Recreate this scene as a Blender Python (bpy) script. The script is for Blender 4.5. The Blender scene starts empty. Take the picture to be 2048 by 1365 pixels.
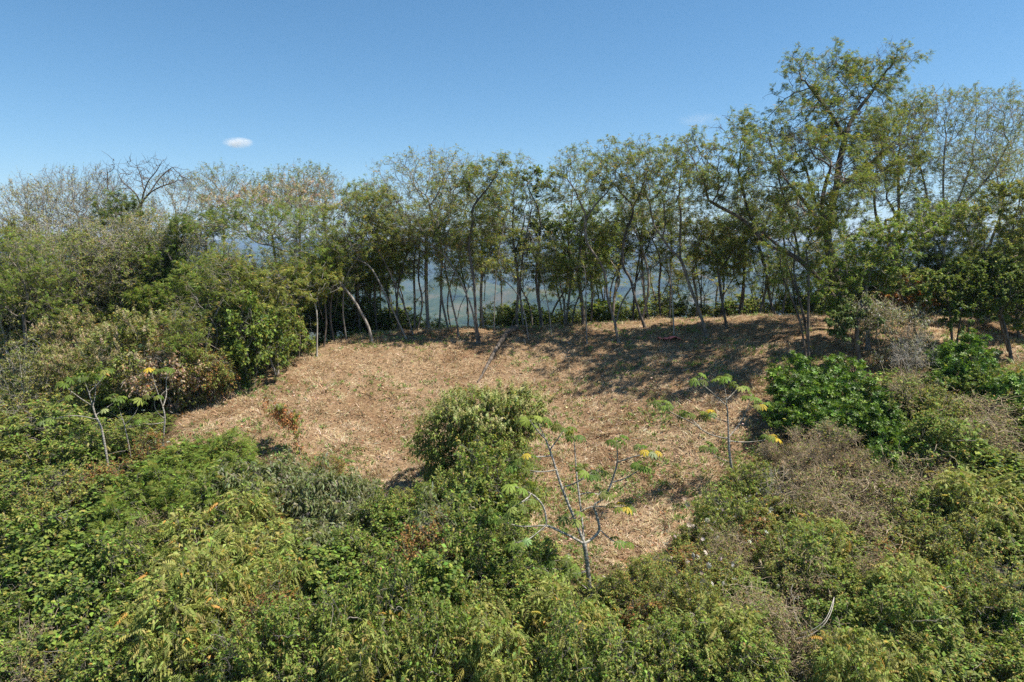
import bpy, math, random
import numpy as np
from mathutils import Vector, Matrix

# ------------------------------------------------------------------ camera, sky, sun, exposure
sc = bpy.context.scene
C = sc.collection
CZ = 30.0
PITCH = math.radians(7.6)
FPX = 1365.0
cam_d = bpy.data.cameras.new('camera')
cam = bpy.data.objects.new('camera', cam_d)
C.objects.link(cam)
cam_d.sensor_width = 36.0
cam_d.lens = 24.0
cam_d.clip_start = 0.1
cam_d.clip_end = 60000
cam.location = (0, 0, CZ)
cam.rotation_euler = (math.pi / 2 - PITCH, 0, 0)
sc.camera = cam

SUN_EL = math.radians(62)
SUN_AZ = math.radians(100)          # clockwise from +Y: to the right of the view
w = bpy.data.worlds.new('World')
sc.world = w
w.use_nodes = True
nt = w.node_tree
bg = nt.nodes['Background']
sky = nt.nodes.new('ShaderNodeTexSky')
sky.sky_type = 'NISHITA'
sky.sun_disc = False
sky.sun_elevation = SUN_EL
sky.sun_rotation = SUN_AZ
sky.altitude = 900
sky.air_density = 1.0
sky.dust_density = 0.25
sky.ozone_density = 3.0
nt.links.new(sky.outputs[0], bg.inputs[0])
bg.inputs[1].default_value = 0.077
hsv = nt.nodes.new('ShaderNodeHueSaturation')
hsv.inputs['Saturation'].default_value = 1.2
hsv.inputs['Hue'].default_value = 0.491
nt.links.new(sky.outputs[0], hsv.inputs['Color'])
nt.links.new(hsv.outputs[0], bg.inputs[0])
sun_d = bpy.data.lights.new('sun', 'SUN')
sun_d.energy = 5.0
sun_d.angle = math.radians(0.5)
sun_d.color = (1.0, 0.94, 0.84)
sun = bpy.data.objects.new('sun', sun_d)
C.objects.link(sun)
sdir = Vector((math.sin(SUN_AZ) * math.cos(SUN_EL), math.cos(SUN_AZ) * math.cos(SUN_EL), math.sin(SUN_EL)))
sun.rotation_euler = sdir.to_track_quat('Z', 'Y').to_euler()
sun.location = (0, 0, 80)

sc.view_settings.view_transform = 'Standard'
sc.view_settings.look = 'None'
sc.view_settings.exposure = 0.9
sc.view_settings.gamma = 1
sc.view_settings.use_curve_mapping = False
sc.render.engine = 'CYCLES'
cy = sc.cycles
cy.max_bounces = 7
cy.diffuse_bounces = 3
cy.glossy_bounces = 2
cy.transmission_bounces = 4
cy.transparent_max_bounces = 8
cy.volume_bounces = 1
cy.use_denoising = False
cy.sample_clamp_indirect = 2

rng = np.random.default_rng(7)
random.seed(7)

# ------------------------------------------------------------------ picture <-> place
cp, sp = math.cos(PITCH), math.sin(PITCH)


def ray(px, py):
    u = (px - 1024) / FPX
    v = (682.5 - py) / FPX
    return np.array([u, cp + v * sp, -sp + v * cp])


def P(px, py, Y):
    d = ray(px, py)
    return np.array([0, 0, CZ]) + d * (Y / d[1])


def toPx(p):
    x, y, z = p[0], p[1], p[2] - CZ
    f = y * cp - z * sp
    v = y * sp + z * cp
    return 1024 + FPX * x / f, 682.5 - FPX * v / f


# ------------------------------------------------------------------ terrain
ctrl = [P(*a) for a in [
    (440, 790, 32), (550, 735, 36), (640, 692, 40), (745, 668, 42), (860, 656, 43), (1060, 652, 43),
    (1300, 641, 42), (1500, 632, 41), (1700, 632, 40), (1900, 632, 40), (2048, 632, 40), (330, 898, 27.5),
    (600, 912, 28), (745, 688, 39), (955, 690, 39), (955, 760, 35.5), (1237, 686, 38), (1413, 676, 38),
    (1200, 850, 30.5), (1615, 742, 31), (1715, 752, 30.5), (1473, 985, 24.5), (1230, 1140, 21), (1000, 1040, 23.5),
    (1180, 1240, 17.8), (900, 930, 27.5), (1400, 830, 29), (2020, 725, 31), (1900, 760, 29), (750, 800, 33),
    (2000, 1000, 22.5)]]
ctrl += [np.array(a, float) for a in [
    (0, 10, CZ - 12.2), (-9, 12, CZ - 12.6), (9, 12, CZ - 11.6), (-14, 20, CZ - 12.2), (-24, 30, CZ - 10.0), (-22, 20, CZ - 14),
    (-32, 44, CZ - 9.4), (-45, 30, CZ - 17), (-20, 44, CZ - 7.6), (0, -25, CZ - 17), (40, -10, CZ - 15), (-45, -10, CZ - 19), (45, 30, CZ - 6),
    (60, 45, CZ - 6), (-60, 50, CZ - 15), (20, 14, CZ - 10.8), (0, 50, CZ - 7.6), (25, 50, CZ - 7.0), (-25, 54, CZ - 11),
    (0, 62, CZ - 14), (35, 62, CZ - 13), (-40, 66, CZ - 18), (0, 80, CZ - 26), (60, 80, CZ - 24), (-60, 84, CZ - 30), (0, 105, CZ - 40),
    (80, 105, CZ - 40), (-80, 105, CZ - 44)]]
ctrl = np.array(ctrl)


def _phi(r2):
    return 0.5 * r2 * np.log(r2 + 1e-9)


_n = len(ctrl)
_A = np.zeros((_n + 3, _n + 3))
_d2 = ((ctrl[:, None, :2] - ctrl[None, :, :2]) ** 2).sum(-1)
_A[:_n, :_n] = _phi(_d2) + np.eye(_n) * 8.0
_A[:_n, _n] = 1
_A[:_n, _n + 1:] = ctrl[:, :2]
_A[_n:, :_n] = _A[:_n, _n:].T
_w = np.linalg.solve(_A, np.concatenate([ctrl[:, 2], [0, 0, 0]]))


def fn(p, freq, seed=0):
    """cheap smooth noise, about -1..1; p is (N,2) or (N,3)"""
    p = np.asarray(p, float)
    r = np.random.default_rng(1000 + seed)
    out = np.zeros(len(p))
    for k in range(7):
        d = r.normal(size=p.shape[1])
        d /= np.linalg.norm(d)
        f = freq * r.uniform(0.6, 1.7)
        q = p @ d * f * 2 * math.pi + r.uniform(0, 6.28)
        d2 = r.normal(size=p.shape[1])
        out += np.sin(q + 1.3 * np.sin(p @ d2 * freq * 3 + r.uniform(0, 6.28)))
    return out / 3.2


def far_h(x, y):
    r = np.hypot(x, y)
    prof = np.interp(r, [0, 110, 300, 700, 1500, 2400, 3300, 5000, 7000, 9500], [-42, -42, -95, -170, -230, -255, -230, -120, 10, 60])
    q = np.stack([x, y], -1)
    am = np.clip((r - 120) / 1500, 0, 1)
    rid = fn(q, 1 / 2600, 3) * 60 + (1 - np.abs(fn(q, 1 / 1300, 4))) * 70 + fn(q, 1 / 500, 5) * 30 + fn(q, 1 / 190, 6) * 9
    return CZ + prof + am * (rid - 35)


def terr(x, y):
    x = np.atleast_1d(np.asarray(x, float))
    y = np.atleast_1d(np.asarray(y, float))
    xs, ys = np.clip(x, -90, 90), np.clip(y, -40, 115)
    z = np.full(x.shape, _w[_n])
    z = z + xs * _w[_n + 1] + ys * _w[_n + 2]
    for i in range(_n):
        z = z + _w[i] * _phi((xs - ctrl[i, 0]) ** 2 + (ys - ctrl[i, 1]) ** 2)
    q = np.stack([x, y], -1)
    z = z + fn(q, 0.25, 11) * 0.09 + fn(q, 0.9, 12) * 0.035 + fn(q, 2.0, 13) * 0.02
    r = np.hypot(x, y)
    t = np.clip((r - 70) / 50, 0, 1)
    t = t * t * (3 - 2 * t)
    return z * (1 - t) + far_h(x, y) * t


def gz(x, y):
    return float(terr(x, y)[0])


def hit(px, py, h=0.0, y0=6.0, y1=43.0):
    """where the sight line of a picture point meets the terrain raised by h"""
    ys = np.arange(y0, y1, 0.15)
    d = ray(px, py)
    t = ys / d[1]
    X = d[0] * t
    Z = CZ + d[2] * t
    g = Z - terr(X, ys) - h
    k = np.where(g < 0)[0]
    i = int(k[0]) if len(k) else int(np.argmin(np.abs(g)))
    return np.array([X[i], ys[i], Z[i]])


clear_px = [(330, 902), (360, 850), (400, 812), (440, 788), (500, 756), (560, 722), (640, 690), (700, 674), (760, 662)]
clear_w = [hit(*a)[:2] for a in clear_px]
clear_w += [np.array(a) for a in [(-8, 45.5), (-3, 46), (4, 46), (10, 46), (18, 45.5), (28, 45), (38, 44)]]
clear_w += [hit(*a)[:2] for a in [(2040, 735), (1960, 742), (1860, 765), (1740, 790), (1590, 830), (1530, 890), (1480, 960), (1410, 1040), (1340, 1095),
            (1300, 1130), (1240, 1152), (1190, 1150), (1120, 1110), (1060, 1060), (960, 1075), (860, 1075), (740, 1065), (730, 1000),
            (650, 950), (560, 930), (470, 930), (400, 915)]]
clear_w = np.array(clear_w)


def in_poly(x, y, poly):
    x = np.asarray(x)
    y = np.asarray(y)
    inside = np.zeros(x.shape, bool)
    n = len(poly)
    for i in range(n):
        x0, y0 = poly[i]
        x1, y1 = poly[(i + 1) % n]
        c = ((y0 > y) != (y1 > y)) & (x < (x1 - x0) * (y - y0) / (y1 - y0 + 1e-12) + x0)
        inside ^= c
    return inside


def poly_dist(x, y, poly):
    q = np.stack([x, y], -1)
    best = np.full(len(q), 1e9)
    n = len(poly)
    for i in range(n):
        a, b = poly[i], poly[(i + 1) % n]
        ab = b - a
        t = np.clip(((q - a) @ ab) / (ab @ ab), 0, 1)
        best = np.minimum(best, np.linalg.norm(q - (a + t[:, None] * ab), axis=1))
    return np.where(in_poly(x, y, poly), best, -best)


# ------------------------------------------------------------------ materials
def new_mat(name):
    m = bpy.data.materials.new(name)
    m.use_nodes = True
    for n in list(m.node_tree.nodes):
        if n.type != 'OUTPUT_MATERIAL':
            m.node_tree.nodes.remove(n)
    return m, m.node_tree, m.node_tree.nodes['Material Output']


def leaf_mat(name, trans=0.36, rough=0.6, spec=0.22):
    m, t, out = new_mat(name)
    at = t.nodes.new('ShaderNodeAttribute')
    at.attribute_name = 'tint'
    pb = t.nodes.new('ShaderNodeBsdfPrincipled')
    pb.inputs['Roughness'].default_value = rough
    pb.inputs['Specular IOR Level'].default_value = spec
    tr = t.nodes.new('ShaderNodeBsdfTranslucent')
    hs = t.nodes.new('ShaderNodeMix')
    hs.data_type = 'RGBA'
    hs.blend_type = 'MULTIPLY'
    hs.inputs[0].default_value = 1
    hs.inputs[7].default_value = (1.35, 1.3, 0.7, 1)
    mx = t.nodes.new('ShaderNodeMixShader')
    mx.inputs[0].default_value = trans
    t.links.new(at.outputs['Color'], pb.inputs['Base Color'])
    t.links.new(at.outputs['Color'], hs.inputs[6])
    t.links.new(hs.outputs[2], tr.inputs[0])
    t.links.new(pb.outputs[0], mx.inputs[1])
    t.links.new(tr.outputs[0], mx.inputs[2])
    t.links.new(mx.outputs[0], out.inputs[0])
    return m


def bark_mat(name, c0, c1, scale=6.0):
    m, t, out = new_mat(name)
    pb = t.nodes.new('ShaderNodeBsdfPrincipled')
    pb.inputs['Roughness'].default_value = 0.9
    pb.inputs['Specular IOR Level'].default_value = 0.2
    tc = t.nodes.new('ShaderNodeTexCoord')
    mp = t.nodes.new('ShaderNodeMapping')
    mp.inputs['Scale'].default_value = (1, 1, 0.35)
    nz = t.nodes.new('ShaderNodeTexNoise')
    nz.inputs['Scale'].default_value = scale
    nz.inputs['Detail'].default_value = 6
    nz.inputs['Roughness'].default_value = 0.7
    rp = t.nodes.new('ShaderNodeValToRGB')
    rp.color_ramp.elements[0].position = 0.36
    rp.color_ramp.elements[0].color = (*c0, 1)
    rp.color_ramp.elements[1].position = 0.62
    rp.color_ramp.elements[1].color = (*c1, 1)
    bp = t.nodes.new('ShaderNodeBump')
    bp.inputs['Strength'].default_value = 0.6
    bp.inputs['Distance'].default_value = 0.03
    t.links.new(tc.outputs['Object'], mp.inputs[0])
    t.links.new(mp.outputs[0], nz.inputs['Vector'])
    t.links.new(nz.outputs[0], rp.inputs[0])
    t.links.new(nz.outputs[0], bp.inputs['Height'])
    t.links.new(rp.outputs[0], pb.inputs['Base Color'])
    t.links.new(bp.outputs[0], pb.inputs['Normal'])
    t.links.new(pb.outputs[0], out.inputs[0])
    return m


M_LEAF = leaf_mat('leaf')
M_GLOSSY = leaf_mat('glossy_leaf', 0.32, 0.45, 0.35)
M_DRY = leaf_mat('dry_leaf', 0.2, 0.85, 0.1)
M_STRAW = leaf_mat('straw', 0.12, 0.8, 0.15)
BARK = {
    'brown': bark_mat('brown_bark', (0.08, 0.065, 0.052), (0.3, 0.25, 0.2)),
    'dark': bark_mat('dark_bark', (0.045, 0.036, 0.028), (0.19, 0.155, 0.125)),
    'grey': bark_mat('grey_bark', (0.14, 0.12, 0.1), (0.34, 0.3, 0.26)),
    'twig': bark_mat('dry_twig', (0.22, 0.165, 0.1), (0.5, 0.4, 0.28), 2.0),
    'pale': bark_mat('pale_bark', (0.26, 0.235, 0.2), (0.5, 0.46, 0.4), 3.0),
}


def cecropia_mat():
    m, t, out = new_mat('ringed_pale_bark')
    pb = t.nodes.new('ShaderNodeBsdfPrincipled')
    pb.inputs['Roughness'].default_value = 0.85
    tc = t.nodes.new('ShaderNodeTexCoord')
    wv = t.nodes.new('ShaderNodeTexWave')
    wv.bands_direction = 'Z'
    wv.inputs['Scale'].default_value = 3.2
    wv.inputs['Distortion'].default_value = 1.2
    wv.inputs['Detail'].default_value = 3
    wv.inputs['Detail Scale'].default_value = 3
    nz = t.nodes.new('ShaderNodeTexNoise')
    nz.inputs['Scale'].default_value = 9
    nz.inputs['Detail'].default_value = 6
    r1 = t.nodes.new('ShaderNodeValToRGB')
    r1.color_ramp.elements[0].position = 0.0
    r1.color_ramp.elements[0].color = (0.17, 0.155, 0.13, 1)
    r1.color_ramp.elements[1].position = 0.35
    r1.color_ramp.elements[1].color = (0.42, 0.39, 0.34, 1)
    r2 = t.nodes.new('ShaderNodeValToRGB')
    r2.color_ramp.elements[0].position = 0.35
    r2.color_ramp.elements[0].color = (0.55, 0.52, 0.46, 1)
    r2.color_ramp.elements[1].position = 0.65
    r2.color_ramp.elements[1].color = (1, 1, 1, 1)
    mu = t.nodes.new('ShaderNodeMix')
    mu.data_type = 'RGBA'
    mu.blend_type = 'MULTIPLY'
    mu.inputs[0].default_value = 1
    t.links.new(tc.outputs['Object'], wv.inputs['Vector'])
    t.links.new(tc.outputs['Object'], nz.inputs['Vector'])
    t.links.new(wv.outputs[1], r1.inputs[0])
    t.links.new(nz.outputs[0], r2.inputs[0])
    t.links.new(r1.outputs[0], mu.inputs[6])
    t.links.new(r2.outputs[0], mu.inputs[7])
    t.links.new(mu.outputs[2], pb.inputs['Base Color'])
    t.links.new(pb.outputs[0], out.inputs[0])
    return m


BARK['ring'] = cecropia_mat()


def ground_mat():
    m, t, out = new_mat('dry_ground')
    N = t.nodes.new
    L = t.links.new
    pb = N('ShaderNodeBsdfPrincipled')
    pb.inputs['Roughness'].default_value = 0.95
    pb.inputs['Specular IOR Level'].default_value = 0.1
    tc = N('ShaderNodeTexCoord')
    n1 = N('ShaderNodeTexNoise')
    n1.inputs['Scale'].default_value = 9
    n1.inputs['Detail'].default_value = 8
    n1.inputs['Roughness'].default_value = 0.75
    n1.inputs['Distortion'].default_value = 1.0
    r1 = N('ShaderNodeValToRGB')
    e = r1.color_ramp.elements
    e[0].position = 0.34
    e[0].color = (0.085, 0.052, 0.03, 1)
    e[1].position = 0.64
    e[1].color = (0.38, 0.285, 0.18, 1)
    k = e.new(0.48)
    k.color = (0.24, 0.165, 0.1, 1)
    n2 = N('ShaderNodeTexNoise')
    n2.inputs['Scale'].default_value = 0.35
    n2.inputs['Detail'].default_value = 4
    r2 = N('ShaderNodeValToRGB')
    r2.color_ramp.elements[0].position = 0.35
    r2.color_ramp.elements[0].color = (0.72, 0.62, 0.55, 1)
    r2.color_ramp.elements[1].position = 0.65
    r2.color_ramp.elements[1].color = (1.05, 1.03, 1, 1)
    mu = N('ShaderNodeMix')
    mu.data_type = 'RGBA'
    mu.blend_type = 'MULTIPLY'
    mu.inputs[0].default_value = 1
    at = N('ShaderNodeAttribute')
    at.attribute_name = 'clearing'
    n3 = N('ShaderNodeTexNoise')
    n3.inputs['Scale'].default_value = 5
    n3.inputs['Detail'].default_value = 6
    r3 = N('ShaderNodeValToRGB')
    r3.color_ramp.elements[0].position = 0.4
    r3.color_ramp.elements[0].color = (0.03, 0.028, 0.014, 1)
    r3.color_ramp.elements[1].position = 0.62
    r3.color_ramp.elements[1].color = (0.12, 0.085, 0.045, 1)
    mx = N('ShaderNodeMix')
    mx.data_type = 'RGBA'
    bp = N('ShaderNodeBump')
    bp.inputs['Strength'].default_value = 0.8
    bp.inputs['Distance'].default_value = 0.08
    for n in (n1, n2, n3):
        L(tc.outputs['Object'], n.inputs['Vector'])
    L(n1.outputs[0], r1.inputs[0])
    L(n2.outputs[0], r2.inputs[0])
    L(r1.outputs[0], mu.inputs[6])
    L(r2.outputs[0], mu.inputs[7])
    L(n3.outputs[0], r3.inputs[0])
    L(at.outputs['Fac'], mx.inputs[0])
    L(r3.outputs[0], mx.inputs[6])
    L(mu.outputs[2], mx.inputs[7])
    L(mx.outputs[2], pb.inputs['Base Color'])
    L(n1.outputs[0], bp.inputs['Height'])
    L(bp.outputs[0], pb.inputs['Normal'])
    L(pb.outputs[0], out.inputs[0])
    return m


def hills_mat():
    m, t, out = new_mat('forested_hills')
    N = t.nodes.new
    L = t.links.new
    pb = N('ShaderNodeBsdfPrincipled')
    pb.inputs['Roughness'].default_value = 1
    pb.inputs['Specular IOR Level'].default_value = 0
    tc = N('ShaderNodeTexCoord')
    n1 = N('ShaderNodeTexNoise')
    n1.inputs['Scale'].default_value = 0.006
    n1.inputs['Detail'].default_value = 9
    n1.inputs['Roughness'].default_value = 0.72
    r1 = N('ShaderNodeValToRGB')
    e = r1.color_ramp.elements
    e[0].position = 0.38
    e[0].color = (0.008, 0.018, 0.008, 1)
    e[1].position = 0.66
    e[1].color = (0.14, 0.115, 0.06, 1)
    k = e.new(0.52)
    k.color = (0.045, 0.07, 0.025, 1)
    bp = N('ShaderNodeBump')
    bp.inputs['Strength'].default_value = 1
    bp.inputs['Distance'].default_value = 12
    L(tc.outputs['Object'], n1.inputs['Vector'])
    L(n1.outputs[0], r1.inputs[0])
    L(r1.outputs[0], pb.inputs['Base Color'])
    L(n1.outputs[0], bp.inputs['Height'])
    L(bp.outputs[0], pb.inputs['Normal'])
    L(pb.outputs[0], out.inputs[0])
    return m


# ------------------------------------------------------------------ mesh helpers
def link_mesh(name, V, tris=None, quads=None, mat=None, parent=None, col=None, smooth=False, fattr=None):
    me = bpy.data.meshes.new(name)
    V = np.ascontiguousarray(V, dtype=np.float32)
    nt_ = 0 if tris is None else len(tris)
    nq = 0 if quads is None else len(quads)
    me.vertices.add(len(V))
    me.vertices.foreach_set('co', V.ravel())
    parts = []
    if nt_:
        parts.append(np.asarray(tris, dtype=np.int32).ravel())
    if nq:
        parts.append(np.asarray(quads, dtype=np.int32).ravel())
    li = np.concatenate(parts)
    me.loops.add(len(li))
    me.loops.foreach_set('vertex_index', li)
    me.polygons.add(nt_ + nq)
    st = np.concatenate([np.arange(nt_) * 3, nt_ * 3 + np.arange(nq) * 4]).astype(np.int32)
    me.polygons.foreach_set('loop_start', st)
    if smooth:
        me.polygons.foreach_set('use_smooth', np.ones(nt_ + nq, dtype=bool))
    me.update(calc_edges=True)
    if col is not None:
        a = me.attributes.new('tint', 'FLOAT_COLOR', 'POINT')
        c4 = np.ones((len(V), 4), dtype=np.float32)
        c4[:, :3] = col
        a.data.foreach_set('color', c4.ravel())
    if fattr is not None:
        a = me.attributes.new(fattr[0], 'FLOAT', 'POINT')
        a.data.foreach_set('value', np.asarray(fattr[1], dtype=np.float32))
    if mat:
        me.materials.append(mat)
    o = bpy.data.objects.new(name, me)
    C.objects.link(o)
    if parent:
        o.parent = parent
    return o


def tag(o, label=None, cat=None, group=None, kind=None):
    for k, v in (('label', label), ('category', cat), ('group', group), ('kind', kind)):
        if v:
            o[k] = v
    return o


def thing(name, loc, label, cat, group=None):
    o = bpy.data.objects.new(name, None)
    o.empty_display_size = 0.3
    o.location = loc
    C.objects.link(o)
    return tag(o, label, cat, group)


def nrm(a):
    return a / np.maximum(np.linalg.norm(a, axis=-1, keepdims=True), 1e-9)


def bake(tmpl, pos, ydir, up, scale, col):
    """copies of a leaf template (x across, y along, z normal) -> V, tris, quads, colours"""
    tv, tt, tq = tmpl
    tv = np.asarray(tv, float)
    n = len(pos)
    y = nrm(ydir)
    x = nrm(np.cross(y, up))
    z = np.cross(x, y)
    s = scale[:, None]
    V = (pos[:, None, :] + (tv[None, :, 0:1] * x[:, None, :] + tv[None, :, 1:2] * y[:, None, :] + tv[None, :, 2:3] * z[:, None, :]) * s[:, None, :]).reshape(-1, 3)
    off = (np.arange(n) * len(tv))[:, None, None]
    T = (np.asarray(tt)[None] + off).reshape(-1, 3) if len(tt) else None
    Q = (np.asarray(tq)[None] + off).reshape(-1, 4) if len(tq) else None
    return V, T, Q, np.repeat(col, len(tv), axis=0)


def merge(parts):
    V, T, Q, K = [], [], [], []
    o = 0
    for v, t, q, k in parts:
        V.append(v)
        K.append(k)
        if t is not None:
            T.append(t + o)
        if q is not None:
            Q.append(q + o)
        o += len(v)
    return np.concatenate(V), (np.concatenate(T) if T else None), (np.concatenate(Q) if Q else None), np.concatenate(K)


# leaf templates, unit length along y
def t_simple(wd=0.24, droop=0.18, fold=0.07):
    return ([(0, 0, 0), (-wd, .48, fold), (wd, .48, fold), (0, .5, 0), (0, 1, -droop)], [(0, 3, 1), (0, 2, 3), (1, 3, 4), (3, 2, 4)], [])


def t_pinnate(n=5, w=0.3, lw=0.09, droop=0.35, hang=0.12):
    V, Q = [], []
    for i in range(n):
        s = 0.15 + 0.8 * i / n
        z = -droop * s * s
        ll = w * (0.7 + 0.5 * math.sin(math.pi * (i + 0.7) / n))
        for sg in (-1, 1):
            b = len(V)
            V += [(0, s, z), (sg * ll * .5, s + lw * 0.2, z - hang * .2), (sg * ll, s + 0.12, z - hang), (sg * ll * .5, s + lw * 1.5, z - hang * .2)]
            Q.append((b, b + 1, b + 2, b + 3) if sg > 0 else (b, b + 3, b + 2, b + 1))
    b = len(V)
    V += [(0, .93, -droop * .85), (lw * .7, 1.05, -droop), (0, 1.25, -droop * 1.35), (-lw * .7, 1.05, -droop)]
    Q.append((b, b + 1, b + 2, b + 3))
    b = len(V)
    V += [(-.008, 0, 0), (.008, 0, 0), (.006, .95, -droop * .9), (-.006, .95, -droop * .9)]
    Q.append((b, b + 1, b + 2, b + 3))
    return V, [], Q


def t_palmate(n=9, droop=0.45):
    V, T = [(0, 0, 0)], []
    for i in range(n):
        a = math.radians(-160 + 320 * i / (n - 1))
        L = 1.0 - 0.3 * abs(i - (n - 1) / 2) / ((n - 1) / 2)
        dx, dy = math.sin(a), math.cos(a)
        qx, qy = -dy, dx
        b = len(V)
        w1, w2 = 0.08, 0.19
        for (s, wd, z) in ((0.35, w1, 0.03), (0.72, w2, -droop * .35)):
            V += [(dx * s * L - qx * wd * L, dy * s * L - qy * wd * L, z - .04), (dx * s * L, dy * s * L, z + .02), (dx * s * L + qx * wd * L, dy * s * L + qy * wd * L, z - .04)]
        V += [(dx * L * .98, dy * L * .98, -droop)]
        T += [(0, b + 1, b), (0, b + 2, b + 1), (b, b + 1, b + 4), (b, b + 4, b + 3), (b + 1, b + 2, b + 5), (b + 1, b + 5, b + 4), (b + 3, b + 4, b + 6), (b + 4, b + 5, b + 6)]
    return V, T, []


def t_whorl(n=6, wd=0.17):
    V, T = [], []
    for i in range(n):
        a = 2 * math.pi * i / n + (i % 2) * 0.2
        lift = 0.35 + 0.25 * (i % 2)
        dx, dz = math.cos(a), math.sin(a)
        qx, qz = -dz, dx
        b = len(V)
        m = (dx * .5, .1 + lift * .5, dz * .5)
        V += [(0, 0, 0), (m[0] - qx * wd, m[1] + .05, m[2] - qz * wd), (m[0] + qx * wd, m[1] + .05, m[2] + qz * wd), m, (dx * .95, lift * .75, dz * .95)]
        T += [(b, b + 3, b + 1), (b, b + 2, b + 3), (b + 1, b + 3, b + 4), (b + 3, b + 2, b + 4)]
    return V, T, []


def t_panicle(n=16):
    r = random.Random(3)
    V, Q = [], []
    for i in range(n):
        s = (i + 1) / n
        a = i * 2.4
        rad = 0.28 * (1 - s * .7)
        c = (math.cos(a) * rad, s, math.sin(a) * rad)
        b = len(V)
        q = 0.1
        for k in range(4):
            t = k * math.pi / 2 + r.random()
            V.append((c[0] + q * math.cos(t), c[1] + r.uniform(-.05, .05), c[2] + q * math.sin(t)))
        Q.append((b, b + 1, b + 2, b + 3))
    return V, [], Q


def t_blade():
    return ([(-.03, 0, 0), (.03, 0, 0), (.028, .5, .14), (-.028, .5, .14), (.004, 1, .1), (-.004, 1, .1)], [], [(0, 1, 2, 3), (3, 2, 4, 5)])


TM = {'simple': t_simple(), 'broad': t_simple(0.36, 0.15, 0.05), 'lance': t_simple(0.15, 0.4, 0.05), 'pin4': t_pinnate(4, 0.34, 0.13), 'pin7': t_pinnate(6, 0.27, 0.085, 0.6, 0.2),
      'feather': t_pinnate(9, 0.24, 0.05, 0.3, 0.05), 'palm': t_palmate(), 'whorl': t_whorl(), 'pan': t_panicle(), 'blade': t_blade()}


LEAF_GAIN = 1.98


def colours(n, pal, r, jit=0.22):
    """palette [(weight, (r,g,b)), ...] -> one colour per leaf"""
    wts = np.array([p[0] for p in pal], float)
    cs = np.array([p[1] for p in pal], float)
    k = r.choice(len(pal), n, p=wts / wts.sum())
    c = cs[k] * np.exp(r.normal(0, jit, (n, 1))) * np.exp(r.normal(0, 0.08, (n, 3)))
    g = np.where(c.mean(1, keepdims=True) < .16, LEAF_GAIN, 1.0)
    return np.clip(c * g, 0.003, 0.9)


def mixp(*a):
    out = []
    for w_, p in a:
        s = sum(q[0] for q in p)
        out += [(w_ * q[0] / s, q[1]) for q in p]
    return out


# ------------------------------------------------------------------ branching skeletons
class Skel:
    def __init__(s, root):
        s.p = [np.asarray(root, float)]
        s.par = [-1]
        s.free = 1e9

    def add_line(s, pts, step=0.3, attach=None):
        pts = [np.asarray(q, float) for q in pts]
        for _ in range(2):
            new = [pts[0]]
            for a, b in zip(pts[:-1], pts[1:]):
                new += [a * .75 + b * .25, a * .25 + b * .75]
            new.append(pts[-1])
            pts = new
        if attach is None:
            A = np.array(s.p)
            attach = int(np.argmin(np.linalg.norm(A - pts[0], axis=1)))
        prev = attach
        last = s.p[prev]
        for q in pts:
            d = np.linalg.norm(q - last)
            if d < step * 0.55:
                continue
            k = max(1, int(round(d / step)))
            for i in range(1, k + 1):
                s.p.append(last + (q - last) * i / k)
                s.par.append(prev)
                prev = len(s.p) - 1
            last = q
        return prev

    def colonise(s, att, step, kill, r, up=0.0, jit=0.25, iters=90, grow_from=0.0, maxn=20000):
        pos = np.zeros((maxn + 4000, 3))
        n = len(s.p)
        pos[:n] = np.array(s.p)
        par = list(s.par)
        att = att.copy()
        zmin = pos[0, 2] + grow_from
        cand = pos[:n, 2] > zmin
        idx = np.where(cand)[0]
        if len(idx) == 0:
            idx = np.arange(n)
        D = np.linalg.norm(att[:, None] - pos[idx][None], axis=2)
        k = D.argmin(1)
        near = idx[k]
        nd = D[np.arange(len(att)), k]
        for it in range(iters):
            if len(att) == 0 or n > maxn:
                break
            dirs = nrm(att - pos[near])
            u, inv = np.unique(near, return_inverse=True)
            acc = np.zeros((len(u), 3))
            np.add.at(acc, inv, dirs)
            acc = nrm(acc) + r.normal(0, jit, (len(u), 3)) + np.array([0, 0, up])
            new = pos[u] + nrm(acc) * step
            m = len(new)
            if n + m > len(pos):
                break
            pos[n:n + m] = new
            par += list(u)
            D = np.linalg.norm(att[:, None] - new[None], axis=2)
            k = D.argmin(1)
            dn = D[np.arange(len(att)), k]
            b = dn < nd
            near = np.where(b, n + k, near)
            nd = np.where(b, dn, nd)
            n += m
            keep = nd > kill
            att, near, nd = att[keep], near[keep], nd[keep]
        s.p = list(pos[:n])
        s.par = par


def radii(par, r0, e=2.3):
    n = len(par)
    acc = np.zeros(n)
    kids = np.zeros(n, int)
    for i in range(n - 1, 0, -1):
        if kids[i] == 0:
            acc[i] = r0 ** e
        acc[par[i]] += acc[i]
        kids[par[i]] += 1
    if acc[0] == 0:
        acc[0] = r0 ** e
    return acc ** (1 / e), kids


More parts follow.
